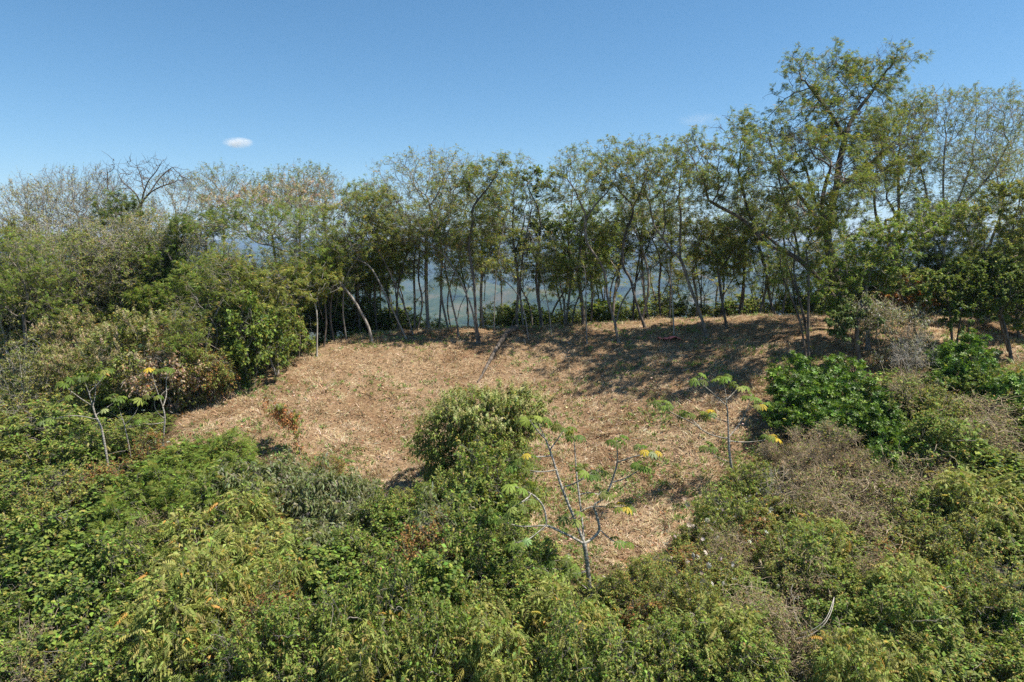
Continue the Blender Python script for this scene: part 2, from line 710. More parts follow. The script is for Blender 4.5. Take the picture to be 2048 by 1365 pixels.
def tubes(pos, par, rad):
    n = len(pos)
    main = np.full(n, -1)
    for i in range(1, n):
        q = par[i]
        if main[q] < 0 or rad[i] > rad[main[q]]:
            main[q] = i
    parr = np.array(par)
    din = np.zeros((n, 3))
    din[1:] = nrm(pos[1:] - pos[parr[1:]])
    tan = din.copy()
    has = main >= 0
    tan[has] = nrm(din[has] + din[main[has]])
    chain = np.zeros(n, int)
    nc = 1
    first = [0]
    lastn = [0]
    for i in range(1, n):
        q = par[i]
        if main[q] == i:
            chain[i] = chain[q]
            lastn[chain[q]] = i
        else:
            chain[i] = nc
            first.append(q)
            lastn.append(i)
            nc += 1
    cd = nrm(pos[np.array(lastn)] - pos[np.array(first)] + 1e-6)
    ref = np.eye(3)[np.abs(cd).argmin(1)]
    is_start = np.zeros(n, bool)
    is_start[1:] = main[parr[1:]] != np.arange(1, n)
    big = rad > 0.035
    outV, outQ = [], []
    off = 0
    cbig = np.zeros(nc, bool)
    np.maximum.at(cbig, chain, big)
    for flag, sides in ((True, 7), (False, 3)):
        sel = np.where(cbig[chain] == flag)[0]
        if len(sel) == 0:
            continue
        st = sel[is_start[sel]]
        loc = np.full(n, -1)
        loc[sel] = np.arange(len(sel))
        sloc = np.full(n, -1)
        sloc[st] = len(sel) + np.arange(len(st))
        cen = np.concatenate([pos[sel], pos[parr[st]]]) if len(st) else pos[sel]
        tn = np.concatenate([tan[sel], din[st]]) if len(st) else tan[sel]
        rr = np.concatenate([rad[sel], rad[st]]) if len(st) else rad[sel]
        rf = np.concatenate([ref[chain[sel]], ref[chain[st]]]) if len(st) else ref[chain[sel]]
        a = nrm(np.cross(tn, rf))
        b = np.cross(tn, a)
        ang = np.arange(sides) * 2 * math.pi / sides
        V = cen[:, None] + rr[:, None, None] * (np.cos(ang)[None, :, None] * a[:, None] + np.sin(ang)[None, :, None] * b[:, None])
        seg = sel[sel > 0]
        A = np.where(is_start[seg], sloc[seg], loc[parr[seg]])
        B = loc[seg]
        ok = (A >= 0) & (B >= 0)
        A, B = A[ok], B[ok]
        i0 = np.arange(sides)
        i1 = (i0 + 1) % sides
        Q = np.stack([A[:, None] * sides + i0, A[:, None] * sides + i1, B[:, None] * sides + i1, B[:, None] * sides + i0], -1).reshape(-1, 4)
        outV.append(V.reshape(-1, 3))
        outQ.append(Q + off)
        off += V.shape[0] * sides
    return np.concatenate(outV), np.concatenate(outQ)


def twiggify(pos, par, rad, r, rmax, per, length, up, centre, r0):
    """adds short two-piece twigs on the thin wood; returns new arrays and the leaf anchors"""
    idx = np.where(rad < rmax)[0]
    idx = idx[idx > 0]
    k = r.poisson(per, len(idx))
    src = np.repeat(idx, k)
    m = len(src)
    if m == 0:
        return pos, par, rad, pos[idx], np.tile([0, 0, 1.0], (len(idx), 1))
    out = nrm(pos[src] - centre)
    d = nrm(r.normal(size=(m, 3)) * 0.9 + out * 0.7 + np.array([0, 0, up]))
    L = length * r.uniform(0.5, 1.3, m)[:, None]
    p1 = pos[src] + d * L * .5
    d2 = nrm(d + r.normal(0, .35, (m, 3)) + np.array([0, 0, up * .4]))
    p2 = p1 + d2 * L * .5
    n = len(pos)
    P2 = np.concatenate([pos, p1, p2])
    par2 = list(par) + list(src) + list(n + np.arange(m))
    rad2 = np.concatenate([rad, np.full(m, r0 * .8), np.full(m, r0 * .45)])
    anc = np.concatenate([p1, p2, p1 * .5 + p2 * .5])
    ad = np.concatenate([d, d2, d2])
    return P2, par2, rad2, anc, ad


def foliage_parts(anc, ad, count, spec, r, clump_seed, clump_f=0.55, thresh=-0.25):
    """spec: list of (share, template, size, palette, droop)"""
    g = fn(anc, clump_f, clump_seed) + r.normal(0, .25, len(anc))
    ok = np.where(g > thresh)[0]
    if len(ok) == 0:
        ok = np.arange(len(anc))
    parts = []
    for share, tm, size, pal, droop in spec:
        m = int(count * share)
        if m == 0:
            continue
        k = r.choice(ok, m)
        p = anc[k] + r.normal(0, size * .35, (m, 3))
        d = nrm((ad[k] + r.normal(0, .7, (m, 3))) * np.array([1, 1, .55]) + np.array([0, 0, -droop]))
        up = nrm(r.normal(0, .4, (m, 3)) + np.array([.1, -.1, 1.0]))
        sc_ = size * r.uniform(.65, 1.25, m)
        parts.append(bake(TM[tm], p, d, up, sc_, colours(m, pal, r)))
    return merge(parts)


# colour families (leaf reflectance)
OLIVE = [(5, (.105, .12, .03)), (4, (.08, .105, .028)), (1.5, (.15, .14, .04)), (.6, (.2, .12, .04))]
GREEN = [(6, (.074, .1, .018)), (4, (.104, .128, .025)), (1.5, (.16, .15, .035))]
DARKG = [(6, (.042, .066, .016)), (3, (.066, .09, .022)), (1, (.1, .12, .03))]
FRESH = [(5, (.1, .15, .025)), (4, (.075, .12, .02)), (1, (.16, .18, .04))]
BRIGHT = [(5, (.055, .1, .013)), (4, (.036, .07, .01)), (2, (.1, .15, .022))]
YGREEN = [(6, (.16, .172, .045)), (4, (.12, .14, .036)), (2.5, (.22, .2, .065)), (.25, (.42, .27, .05)), (.08, (.55, .3, .07))]
GGREEN = [(5, (.095, .105, .045)), (4, (.07, .085, .032)), (2, (.16, .16, .1)), (.6, (.25, .24, .18))]
BEIGE = [(6, (.33, .27, .15)), (3, (.25, .2, .1)), (2, (.42, .36, .22))]
PINKB = [(5, (.42, .31, .21)), (3, (.5, .4, .29)), (2, (.3, .2, .12))]
RUST = [(5, (.125, .06, .022)), (4, (.1, .055, .02)), (2, (.19, .11, .035))]
BROWN = [(5, (.24, .17, .09)), (4, (.3, .22, .12)), (2, (.14, .1, .05))]
YELLOW = [(4, (.42, .33, .06)), (3, (.3, .27, .06))]
CREAM = [(5, (.4, .4, .17)), (4, (.31, .33, .13)), (2, (.48, .45, .22))]
SILVER = [(4, (.5, .47, .43)), (3, (.38, .34, .3))]

F_RIDGE = lambda sz=.2: [(.62, 'pin4', sz, OLIVE, .25), (.33, 'pin4', sz * .9, GREEN, .25), (.05, 'simple', sz * .8, YELLOW, .2)]
F_GREEN = lambda sz=.2: [(.7, 'pin4', sz, GREEN, .3), (.27, 'pin4', sz, FRESH, .3), (.03, 'simple', sz * .7, YELLOW, .2)]
F_DARK = lambda sz=.2: [(.7, 'pin4', sz, DARKG, .3), (.3, 'pin4', sz, GREEN, .3)]
F_BROAD = lambda sz=.16: [(.6, 'broad', sz, DARKG, .35), (.35, 'broad', sz, GREEN, .35), (.05, 'broad', sz * .8, FRESH, .3)]
F_YEL = lambda sz=.2: [(.55, 'pin4', sz, YGREEN, .3), (.35, 'pin4', sz, GREEN, .3), (.1, 'simple', sz * .8, YELLOW, .2)]
F_BARE = lambda sz=.14: [(.7, 'simple', sz, OLIVE, .3), (.3, 'simple', sz, YELLOW, .3)]

TREES = []
SEED = [100]


def tree(name, label, cat, base, traces, pads, R=.1, bark='brown', fol=None, nleaf=2500, natt=420, step=.28, kill=.36, twig=1.0, twl=.45, up=.15,
         r0=.008, zig=.26, grow_from=1.6, group=None, thresh=-.25, clump=.55, leafmat=None, extra=None, gap=-.42, PS=1.3, NM=2.1):
    """base (px, py, Y) or (px, None, Y); traces in picture points carried to depth Y(+dY); pads (px, py, half width, half height[, dY])"""
    SEED[0] += 1
    r = np.random.default_rng(SEED[0])
    px, py, Y = base
    if Y is None:
        b = hit(px, py)
        Y = b[1]
        bx = b[0]
    else:
        bx = P(px, py if py else 660, Y)[0]
    root = np.array([bx, Y, gz(bx, Y)])
    o = thing(name, tuple(root), label, cat, group)
    s = Skel(root - np.array([0, 0, .25]))
    wp = []
    for q in pads:
        dY = q[4] if len(q) > 4 else 0
        c = P(q[0], q[1], Y + dY)
        sx = q[2] * PS * 1.15 * (Y + dY) / FPX
        sz = q[3] * PS * .9 * (Y + dY) / FPX
        wp.append((c, sx, sz))
    if not traces:
        c = np.mean([a[0] for a in wp], axis=0)
        low = min(a[0][2] - a[2] * .4 for a in wp)
        t = r.normal(0, .25, (3, 2))
        pts = [root]
        for i, f in enumerate((.3, .6, 1.0)):
            q = root + (np.array([c[0], c[1], low]) - root) * f
            q[:2] += t[i] * f
            pts.append(q)
        s.add_line(pts, attach=0)
    else:
        first = True
        for tr in traces:
            pts = []
            wob = 0
            for a in tr:
                dY = a[2] if len(a) > 2 else wob
                wob = dY + r.normal(0, .12)
                pts.append(P(a[0], a[1], Y + dY))
            if first:
                pts[0] = root.copy()
                s.add_line(pts, attach=0)
                first = False
            elif np.hypot(*(pts[0][:2] - root[:2])) < .7 and abs(pts[0][2] - root[2]) < .8:
                pts[0][2] = gz(pts[0][0], pts[0][1])
                pts[0] = pts[0]
                s.add_line(pts, attach=0)
            else:
                s.add_line(pts)
    vol = np.array([a[1] * a[1] * .8 * a[2] for a in wp])
    ws = vol ** .8 / (vol ** .8).sum()
    att = []
    for (c, sx, sz), wgt in zip(wp, ws):
        m = int(natt * NM * wgt * 1.9) + 4
        q = nrm(r.normal(size=(m, 3))) * (r.uniform(0.02, 1, (m, 1)) ** .42)
        q = c + q * np.array([sx, sx * .8, sz])
        g = fn(q, clump * .8, SEED[0])
        q = q[g > gap]
        att.append(q)
    att = np.concatenate(att)
    s.colonise(att, step, kill, r, up=up * .3, jit=zig, grow_from=grow_from)
    pos = np.array(s.p)
    rad, kids = radii(s.par, r0)
    f = (R * .6 - r0) / max(rad[0] - r0, 1e-6)
    rad = r0 + (rad - r0) * f
    hh = pos[:, 2] - root[2]
    rad = rad * (1 + .55 * np.exp(-np.clip(hh, 0, None) / .22) * (rad > R * .35))
    cen = att.mean(0) - np.array([0, 0, 1.5])
    pos, par, rad, anc, ad = twiggify(pos, s.par, rad, r, max(.024, r0 * 2.4), twig, twl, up, cen, r0)
    V, Q = tubes(pos, par, rad)
    link_mesh('trunk', V - root, None, Q, BARK[bark], o, smooth=True)
    if fol and nleaf:
        fol = [(a_, b_, c_ * (.74 if b_ == 'pin4' else .9), d_, e_) for a_, b_, c_, d_, e_ in fol]
        V, T, Q, K = foliage_parts(anc, ad, int(nleaf * 1.8), fol, r, SEED[0] + 500, clump, thresh)
        link_mesh('crown', V - root, T, Q, leafmat or M_LEAF, o, col=K)
    if extra:
        extra(o, root, pos, par, rad, anc, ad, r)
    TREES.append(o)
    return o


def blossoms(name, n, size, pal, zfrac=.55, tm='pan'):
    def f(o, root, pos, par, rad, anc, ad, r):
        z = anc[:, 2]
        k = np.where(z > np.quantile(z, zfrac))[0]
        k = r.choice(k, n)
        d = nrm(ad[k] * .6 + r.normal(0, .3, (n, 3)) + np.array([0, 0, .7]))
        up = nrm(r.normal(size=(n, 3)))
        part = bake(TM[tm], anc[k], d, up, size * r.uniform(.6, 1.3, n), colours(n, pal, r))
        link_mesh(name, part[0] - root, part[1], part[2], M_DRY, o, col=part[3])
    return f


def copy_tree(o, parent=None):
    c = o.copy()
    C.objects.link(c)
    if parent:
        c.parent = parent
    for ch in o.children:
        copy_tree(ch, c)
    return c

# ------------------------------------------------------------------ the ground and the far hills
def polar(rs, az):
    A, R_ = np.meshgrid(az, rs)
    x = (R_ * np.sin(A)).ravel()
    y = (R_ * np.cos(A)).ravel()
    z = np.concatenate([terr(a, b) for a, b in zip(np.array_split(x, 60), np.array_split(y, 60))])
    nr, na = len(rs), len(az)
    i, j = np.meshgrid(np.arange(nr - 1), np.arange(na), indexing='ij')
    j2 = (j + 1) % na
    Q = np.stack([i * na + j, i * na + j2, (i + 1) * na + j2, (i + 1) * na + j], -1).reshape(-1, 4)
    return np.stack([x, y, z], -1), Q[:, ::-1]


az = np.concatenate([np.radians(np.linspace(-52, 52, 460, endpoint=False)), np.radians(np.linspace(52, 308, 128, endpoint=False))])
V, Q = polar(np.concatenate([np.linspace(.3, 8, 12, endpoint=False), np.geomspace(8, 150, 250)]), az)
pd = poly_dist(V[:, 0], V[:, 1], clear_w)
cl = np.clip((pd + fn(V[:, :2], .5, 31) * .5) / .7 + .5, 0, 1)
tag(link_mesh('ground', V, None, Q, ground_mat(), None, smooth=True, fattr=('clearing', cl)), kind='structure')
V, Q = polar(np.geomspace(150, 9500, 260), az)
tag(link_mesh('hills', V, None, Q, hills_mat(), None, smooth=True), kind='structure')

# ------------------------------------------------------------------ haze
me = bpy.data.meshes.new('haze')
zl, zh = CZ - 420, float(V[:, 2].max()) + 8
E = 9700
vs = [(x, y, z) for z in (zl, zh) for y in (-E, E) for x in (-E, E)]
me.from_pydata(vs, [], [(0, 2, 3, 1), (4, 5, 7, 6), (0, 1, 5, 4), (2, 6, 7, 3), (0, 4, 6, 2), (1, 3, 7, 5)])
hz = bpy.data.objects.new('haze', me)
C.objects.link(hz)
tag(hz, kind='stuff')
m, t, out = new_mat('haze')
pv = t.nodes.new('ShaderNodeVolumePrincipled')
pv.inputs['Color'].default_value = (.48, .66, 1.0, 1)
pv.inputs['Density'].default_value = 0.00012
pv.inputs['Anisotropy'].default_value = 0.2
t.links.new(pv.outputs[0], out.inputs['Volume'])
me.materials.append(m)


# ------------------------------------------------------------------ clouds
def cloud(px, py, hw, hh, Y, dens, label, seed):
    import bmesh
    c = P(px, py, Y)
    sx, szz = hw * Y / FPX, hh * Y / FPX
    bm = bmesh.new()
    bmesh.ops.create_icosphere(bm, subdivisions=3, radius=1)
    for v in bm.verts:
        v.co = Vector((v.co.x * sx, v.co.y * sx * .7, v.co.z * szz))
    me = bpy.data.meshes.new('cloud')
    bm.to_mesh(me)
    bm.free()
    o = bpy.data.objects.new('cloud', me)
    o.location = c
    C.objects.link(o)
    m, t, out = new_mat('cloud_vapour')
    N, L = t.nodes.new, t.links.new
    pv = N('ShaderNodeVolumePrincipled')
    pv.inputs['Color'].default_value = (1, 1, 1, 1)
    tc = N('ShaderNodeTexCoord')
    nz = N('ShaderNodeTexNoise')
    nz.inputs['Scale'].default_value = 2.4 / sx
    nz.inputs['Detail'].default_value = 5
    nz.inputs['Distortion'].default_value = .6
    mr = N('ShaderNodeMapRange')
    mr.inputs[1].default_value = .36
    mr.inputs[2].default_value = .66
    mr.inputs[3].default_value = 0
    mr.inputs[4].default_value = dens
    dv = N('ShaderNodeVectorMath')
    dv.operation = 'DIVIDE'
    dv.inputs[1].default_value = (sx, sx * .7, szz)
    ln = N('ShaderNodeVectorMath')
    ln.operation = 'LENGTH'
    fall = N('ShaderNodeMapRange')
    fall.inputs[1].default_value = 1
    fall.inputs[2].default_value = .25
    fall.inputs[3].default_value = 0
    fall.inputs[4].default_value = 1
    mu = N('ShaderNodeMath')
    mu.operation = 'MULTIPLY'
    L(tc.outputs['Object'], nz.inputs['Vector'])
    L(tc.outputs['Object'], dv.inputs[0])
    L(dv.outputs[0], ln.inputs[0])
    L(ln.outputs['Value'], fall.inputs[0])
    L(nz.outputs[0], mr.inputs[0])
    L(mr.outputs[0], mu.inputs[0])
    L(fall.outputs[0], mu.inputs[1])
    L(mu.outputs[0], pv.inputs['Density'])
    L(pv.outputs[0], out.inputs['Volume'])
    me.materials.append(m)
    tag(o, label, 'cloud')


cloud(476, 286, 32, 11, 6200, .03, 'small white cloud alone in the blue sky over the left trees', 5)
cloud(1400, 240, 50, 14, 7000, .0016, 'faint thin wisp of cloud left of the tallest tree', 6)

# ------------------------------------------------------------------ dry grass, weeds and litter on the clearing
n = 900000
x = rng.uniform(clear_w[:, 0].min(), clear_w[:, 0].max(), n)
y = rng.uniform(clear_w[:, 1].min(), clear_w[:, 1].max(), n)
dd = poly_dist(x, y, clear_w)
q_ = np.stack([x, y], -1)
g = fn(q_, .9, 41) * .7 + fn(q_, 2.3, 43) * .6 + rng.normal(0, .3, n)
keep = (dd > -.5 + .5 * rng.random(n)) & (g > -.45) & (np.abs(x) < y * .8 + 1)
keep &= rng.random(n) < np.clip((46 - y) / 22, .25, 1)
x, y, dd = x[keep], y[keep], dd[keep]
n = len(x)
z = np.concatenate([terr(a, b) for a, b in zip(np.array_split(x, 60), np.array_split(y, 60))])
pos = np.stack([x, y, z + .01], -1)
ang = fn(pos[:, :2], .3, 42) * 2.2 + rng.normal(0, .8, n)
up = np.stack([rng.normal(0, .3, n), rng.normal(-.3, .3, n), np.ones(n)], -1)
yd = np.stack([np.cos(ang), np.sin(ang) * .8, rng.uniform(-.15, .55, n)], -1)
STRAW = [(6, (.46, .345, .205)), (4, (.34, .25, .15)), (3, (.6, .48, .31)), (2.4, (.17, .11, .065)), (1, (.64, .54, .4))]
part = bake(TM['blade'], pos, yd, up, rng.uniform(.07, .24, n) * (1 + .5 * (fn(pos[:, :2], .5, 45) > .5)), colours(n, STRAW, rng, .2))
kt = rng.choice(n, 3600)
kt = kt[fn(pos[kt, :2], .35, 47) + rng.normal(0, .4, len(kt)) > .1]
pt = np.repeat(pos[kt], 16, 0) + rng.normal(0, .07, (len(kt) * 16, 3)) * np.array([1, 1, .1])
dt = rng.normal(size=(len(pt), 3)) * np.array([.6, .6, .2]) + np.array([-.15, -.25, .8])
tuft = bake(TM['blade'], pt, dt, rng.normal(size=(len(pt), 3)), rng.uniform(.15, .36, len(pt)), colours(len(pt), STRAW, rng, .2))
part = merge([part, tuft])
tag(link_mesh('dry_grass', part[0], part[1], part[2], M_STRAW, None, col=part[3]), kind='stuff')
# leaf litter: small curled brown leaves
k = rng.choice(n, 26000)
pl = pos[k] + np.stack([rng.normal(0, .2, len(k)), rng.normal(0, .2, len(k)), np.full(len(k), .035)], -1)
part = bake(TM['broad'], pl, rng.normal(size=(len(k), 3)) * np.array([1, 1, .3]), np.array([0, 0, 1.0]) + rng.normal(0, .5, (len(k), 3)), rng.uniform(.05, .13, len(k)),
            colours(len(k), [(4, (.12, .06, .03)), (3, (.3, .19, .1)), (2, (.5, .4, .28)), (1, (.06, .04, .025))], rng))
tag(link_mesh('leaf_litter', part[0], part[1], part[2], M_DRY, None, col=part[3]), kind='stuff')
# green weeds in tufts
gm = fn(pos[:, :2], .22, 44)
ok = np.where((gm + rng.normal(0, .5, n) + (y < 31) * .25 + (dd < 1.1) * .5 > .55))[0]
kk = rng.choice(ok, 3800)
wv = []
rep = 9
pw = np.repeat(pos[kk], rep, 0) + rng.normal(0, .07, (len(kk) * rep, 3)) * np.array([1, 1, .2])
dw = rng.normal(size=(len(pw), 3)) * .6 + np.array([0, 0, 1.0])
part = bake(TM['lance'], pw, dw, rng.normal(size=(len(pw), 3)), rng.uniform(.06, .2, len(pw)), colours(len(pw), [(4, (.1, .16, .04)), (3, (.16, .2, .06)), (2, (.06, .11, .03))], rng))
tag(link_mesh('weeds', part[0], part[1], part[2], M_LEAF, None, col=part[3]), kind='stuff')

# ------------------------------------------------------------------ undergrowth
n = 500000
y = 8.5 + 47 * rng.random(n) ** 1.5
x = rng.uniform(-1, 1, n) * (y * .95 + 8)
dd = poly_dist(x, y, clear_w)
q2 = np.stack([x, y], -1)
keep = dd < -.1 + fn(q2, .6, 50) * .35
x, y, q2, dd = x[keep], y[keep], q2[keep], dd[keep]
n = len(x)
z = np.concatenate([terr(a, b) for a, b in zip(np.array_split(x, 60), np.array_split(y, 60))])
hm = (.55 + .5 * fn(q2, .32, 51) + .25 * fn(q2, 1.1, 52))
hm = np.clip(hm * .75, .06, 1.1) * np.clip(-dd / 1.6 + .15, .15, 1) * np.where((y > 40), .7, 1)
z = z + hm * rng.random(n) ** .5
pos = np.stack([x, y, z], -1)
zone = fn(q2, .16, 53) + rng.normal(0, .35, n)
zone2 = fn(q2, .2, 54) + rng.normal(0, .35, n)
right = (x / y > .1)
cat = np.zeros(n, int)
cat[zone > .35] = 1
cat[zone < -.5] = 2
cat[(zone2 > .65)] = 3
cat[right & (zone2 < .0)] = 4
cat[(zone2 < -1.0)] = 5
parts = []
for c_, tm, pal, s_ in ((0, 'simple', DARKG, .12), (1, 'simple', GREEN, .13), (2, 'broad', FRESH, .1), (3, 'pin4', YGREEN, .26), (4, 'simple', OLIVE, .11), (5, 'simple', RUST + BROWN, .11)):
    i = np.where(cat == c_)[0]
    if tm == 'pin4':
        i = i[::3]
    yd = rng.normal(size=(len(i), 3)) + np.array([0, 0, -.1])
    upv = np.array([0, 0, 1.0]) + rng.normal(0, .45, (len(i), 3))
    parts.append(bake(TM[tm], pos[i], yd, upv, s_ * rng.uniform(.6, 1.3, len(i)), colours(len(i), pal, rng)))
V, T, Q, K = merge(parts)
tag(link_mesh('undergrowth', V, T, Q, M_LEAF, None, col=K), kind='stuff')

# ------------------------------------------------------------------ the trees along the crest, traced one by one
T_ = tree
T_('leaning_tree', 'tree with long bare trunk leaning far left at the left end of the ridge', 'tree', (745, 688, None),
   [[(745, 688), (738, 655, 0), (726, 632, 0), (708, 600, 0), (683, 570, .1), (655, 537, .2), (625, 512, .2), (600, 503, .3), (568, 503, .5)],
    [(568, 503, .5), (548, 492, .6), (520, 488, .8), (497, 475, .8), (495, 462, 1)], [(645, 527, .2), (662, 515, 0), (690, 515, -.3), (706, 500, -.5)],
    [(600, 503, .3), (590, 470, .4), (600, 440, .6)]],
   [(600, 455, 70, 38, .3), (500, 445, 62, 30, .8), (680, 480, 45, 30, -.3), (430, 455, 45, 22, 1), (560, 420, 60, 25, 1)], R=.13, bark='grey', fol=F_GREEN(), nleaf=3600, natt=650)
T_('curved_tree', 'thin trunked tree bowing left just right of the long leaning trunk', 'tree', (812, 678, None),
   [[(812, 678), (795, 640, 0), (775, 600, 0), (757, 560, .2), (740, 532, .3), (716, 519, .4), (697, 516, .4)], [(697, 516, .4), (692, 500, .5), (700, 478, .6)], [(716, 519, .4), (722, 500, .2), (716, 480, .2)]],
   [(715, 450, 55, 45, .4), (680, 420, 40, 35, .8), (740, 400, 40, 35, .8)], R=.085, bark='grey', fol=F_RIDGE(), nleaf=2400)
T_('slanting_tree', 'slim tree slanting up left, second trunk right of the long leaning trunk', 'tree', (826, 670, None),
   [[(826, 670), (818, 640, 0), (806, 605, 0), (793, 575, .1), (777, 540, .2), (762, 510, .3), (745, 487, .4), (730, 472, .4), (735, 446, .5)], [(745, 487, .4), (728, 485, .4), (720, 470, .4)]],
   [(745, 430, 50, 45, .6), (790, 450, 40, 40, .2), (720, 460, 40, 30)], R=.08, bark='brown', fol=F_RIDGE(), nleaf=2400)
T_('broad_tree', 'thick straight trunk under the broad domed yellow-olive crown with bare top twigs', 'tree', (857, 660, 43.2),
   [[(857, 660), (855, 630, 0), (853, 590, 0), (852, 550, 0), (853, 510, 0), (852, 475, 0)], [(852, 475, 0), (838, 462, -.4), (815, 445, -.8)], [(852, 475, 0), (866, 460, .3), (880, 445, .5), (900, 425, .8)],
    [(858, 468, 0), (866, 440, -.3), (858, 405, -.3)], [(852, 505, 0), (835, 498, -.5), (812, 492, -.8), (790, 478, -1)]],
   [(865, 370, 95, 55), (800, 390, 50, 45, -.6), (930, 380, 55, 45, .6), (870, 330, 70, 26), (800, 445, 60, 28, -1), (760, 415, 30, 25)], R=.19, bark='grey', fol=[(.55, 'pin4', .19, OLIVE, .2), (.3, 'pin4', .18, YGREEN, .2), (.15, 'simple', .16, YELLOW, .2)],
   nleaf=3600, natt=1150, twig=1.3)
T_('dark_tree', 'dark slim tree just left of the thick straight trunk', 'tree', (835, 664, 42),
   [[(838, 664), (842, 630, 0), (846, 600, 0), (836, 560, 0), (838, 520, .1), (842, 500, .1), (830, 485, 0)]], [(815, 470, 45, 35), (850, 480, 35, 30)], R=.09, bark='dark', fol=F_GREEN(), nleaf=1500, natt=300)
T_('twin_stem_tree', 'twin stemmed tree with crossing stems, right of the thick straight trunk', 'tree', (917, 674, None),
   [[(917, 674), (914, 645, 0), (906, 615, 0), (899, 580, 0), (892, 545, .1), (889, 525, .2)], [(915, 640, 0), (920, 612, .1), (930, 595, .2), (938, 575, .2)]],
   [(890, 480, 55, 35, .2), (930, 540, 40, 28, .4), (870, 510, 30, 20)], R=.1, bark='brown', fol=F_RIDGE(), nleaf=2000)
T_('arched_tree', 'tree whose slim trunk arches up left from the middle of the ridge', 'tree', (955, 688, None),
   [[(955, 688), (950, 650, 0), (944, 615, 0), (926, 572, .1), (907, 537, .2), (896, 516, .3), (878, 502, .3), (862, 490, .2), (850, 478, .2)], [(896, 516, .3), (884, 530, .2), (880, 545, .1)], [(926, 572, .1), (905, 556, .3), (893, 548, .4), (880, 535, .4)]],
   [(860, 450, 50, 35, .3), (900, 470, 40, 30, .5), (880, 560, 22, 12)], R=.09, bark='grey', fol=F_RIDGE(), nleaf=1700)
T_('crooked_tree', 'dark tree with a crooked S shaped upper trunk and green upswept crown in the middle', 'tree', (960, 690, None),
   [[(960, 690), (953, 655, 0), (950, 600, 0), (947, 550, 0), (941, 520, 0), (937, 490, 0), (941, 468, 0), (930, 453, .1), (917, 462, .2)],
    [(941, 468, 0), (946, 445, -.1), (943, 420, -.1), (957, 398, -.2), (978, 375, -.3), (992, 350, -.4), (1000, 325, -.4)], [(957, 398, -.2), (940, 380, 0), (930, 350, .2)]],
   [(975, 345, 34, 30, -.4), (1000, 318, 16, 14, -.4), (930, 370, 40, 30, .3), (975, 400, 35, 22), (985, 455, 40, 30, .4)], R=.13, bark='dark', fol=F_RIDGE(.22), nleaf=2600, natt=520)
T_('slender_tree', 'very thin straight tree with a wispy tip just left of the fallen log', 'tree', (988, 672, 41.5),
   [[(988, 672), (989, 600, 0), (996, 510, 0), (1010, 440, .1), (1024, 405, .1), (1030, 365, .1)]], [(1035, 345, 32, 34, .1), (1010, 400, 26, 30)], R=.05, bark='grey', fol=F_RIDGE(.17), nleaf=800, natt=260)
T_('forked_tree', 'tree with a stout dark foot and forked upper trunk right behind the fallen log', 'tree', (1035, 660, 43),
   [[(1035, 660), (1033, 625, 0), (1037, 585, 0), (1036, 545, 0), (1028, 500, 0), (1025, 455, 0), (1027, 410, 0)], [(1030, 505, 0), (1042, 470, .2), (1050, 440, .3), (1046, 420, .4)], [(1036, 590, 0), (1052, 570, .1), (1060, 545, .1)]],
   [(1020, 400, 36, 50), (1050, 430, 28, 40, .4), (990, 440, 40, 35, .5), (1055, 530, 26, 24), (1000, 520, 30, 30)], R=.15, bark='brown', fol=F_GREEN(), nleaf=2600, natt=560)
T_('leaning_sapling', 'slim sapling leaning left beside the fallen log', 'tree', (1057, 681, None),
   [[(1057, 681), (1052, 640, 0), (1041, 597, 0), (1022, 572, .1), (1000, 555, .2), (984, 545, .2)]], [(975, 530, 36, 20, .2), (1020, 540, 28, 18)], R=.055, bark='grey', fol=F_YEL(.2), nleaf=700, natt=160)
T_('umbrella_crown_tree', 'dark slim tree with a flat dark green umbrella crown on a kinked top', 'tree', (1082, 660, 42.5),
   [[(1082, 660), (1080, 625, 0), (1074, 590, 0), (1072, 550, 0), (1077, 500, 0), (1082, 450, 0), (1076, 415, 0), (1071, 405, 0), (1084, 396, .1), (1097, 388, .2)], [(1071, 405, 0), (1062, 388, -.1), (1055, 372, -.2)], [(1080, 440, 0), (1098, 428, .2), (1115, 412, .3)]],
   [(1070, 352, 38, 15), (1048, 362, 20, 12, -.3), (1095, 372, 22, 14, .3), (1108, 440, 30, 24, .3), (1070, 480, 30, 24)], R=.12, bark='dark', fol=F_BROAD(.17), nleaf=2300, natt=420)
T_('slim_tree', 'slim bare stemmed tree between the dark umbrella crown tree and the pale pole tree', 'tree', (1103, 671, None),
   [[(1103, 671), (1098, 620, 0), (1090, 580, 0), (1081, 545, .1), (1075, 515, .1)], [(1098, 620, 0), (1085, 600, .1), (1078, 580, .2)]], [(1080, 495, 30, 26), (1095, 530, 22, 18)], R=.05, bark='grey', fol=F_YEL(.18), nleaf=650, natt=170)
T_('leafy_tree', 'stout dark trunk under a dense low bright green crown, centre of the ridge', 'tree', (1167, 652, 42.5),
   [[(1167, 652), (1166, 620, 0), (1160, 580, 0), (1156, 545, 0), (1160, 500, 0), (1165, 460, 0)], [(1156, 545, 0), (1140, 515, -.4), (1130, 490, -.6)], [(1160, 500, 0), (1185, 480, .4)]],
   [(1150, 510, 52, 40, -.6), (1165, 455, 50, 40), (1130, 540, 38, 26, -.8), (1195, 470, 36, 30, .4), (1170, 560, 28, 20, -.6)], R=.2, bark='dark', fol=F_GREEN(.2), nleaf=5200, natt=620, thresh=-.6)
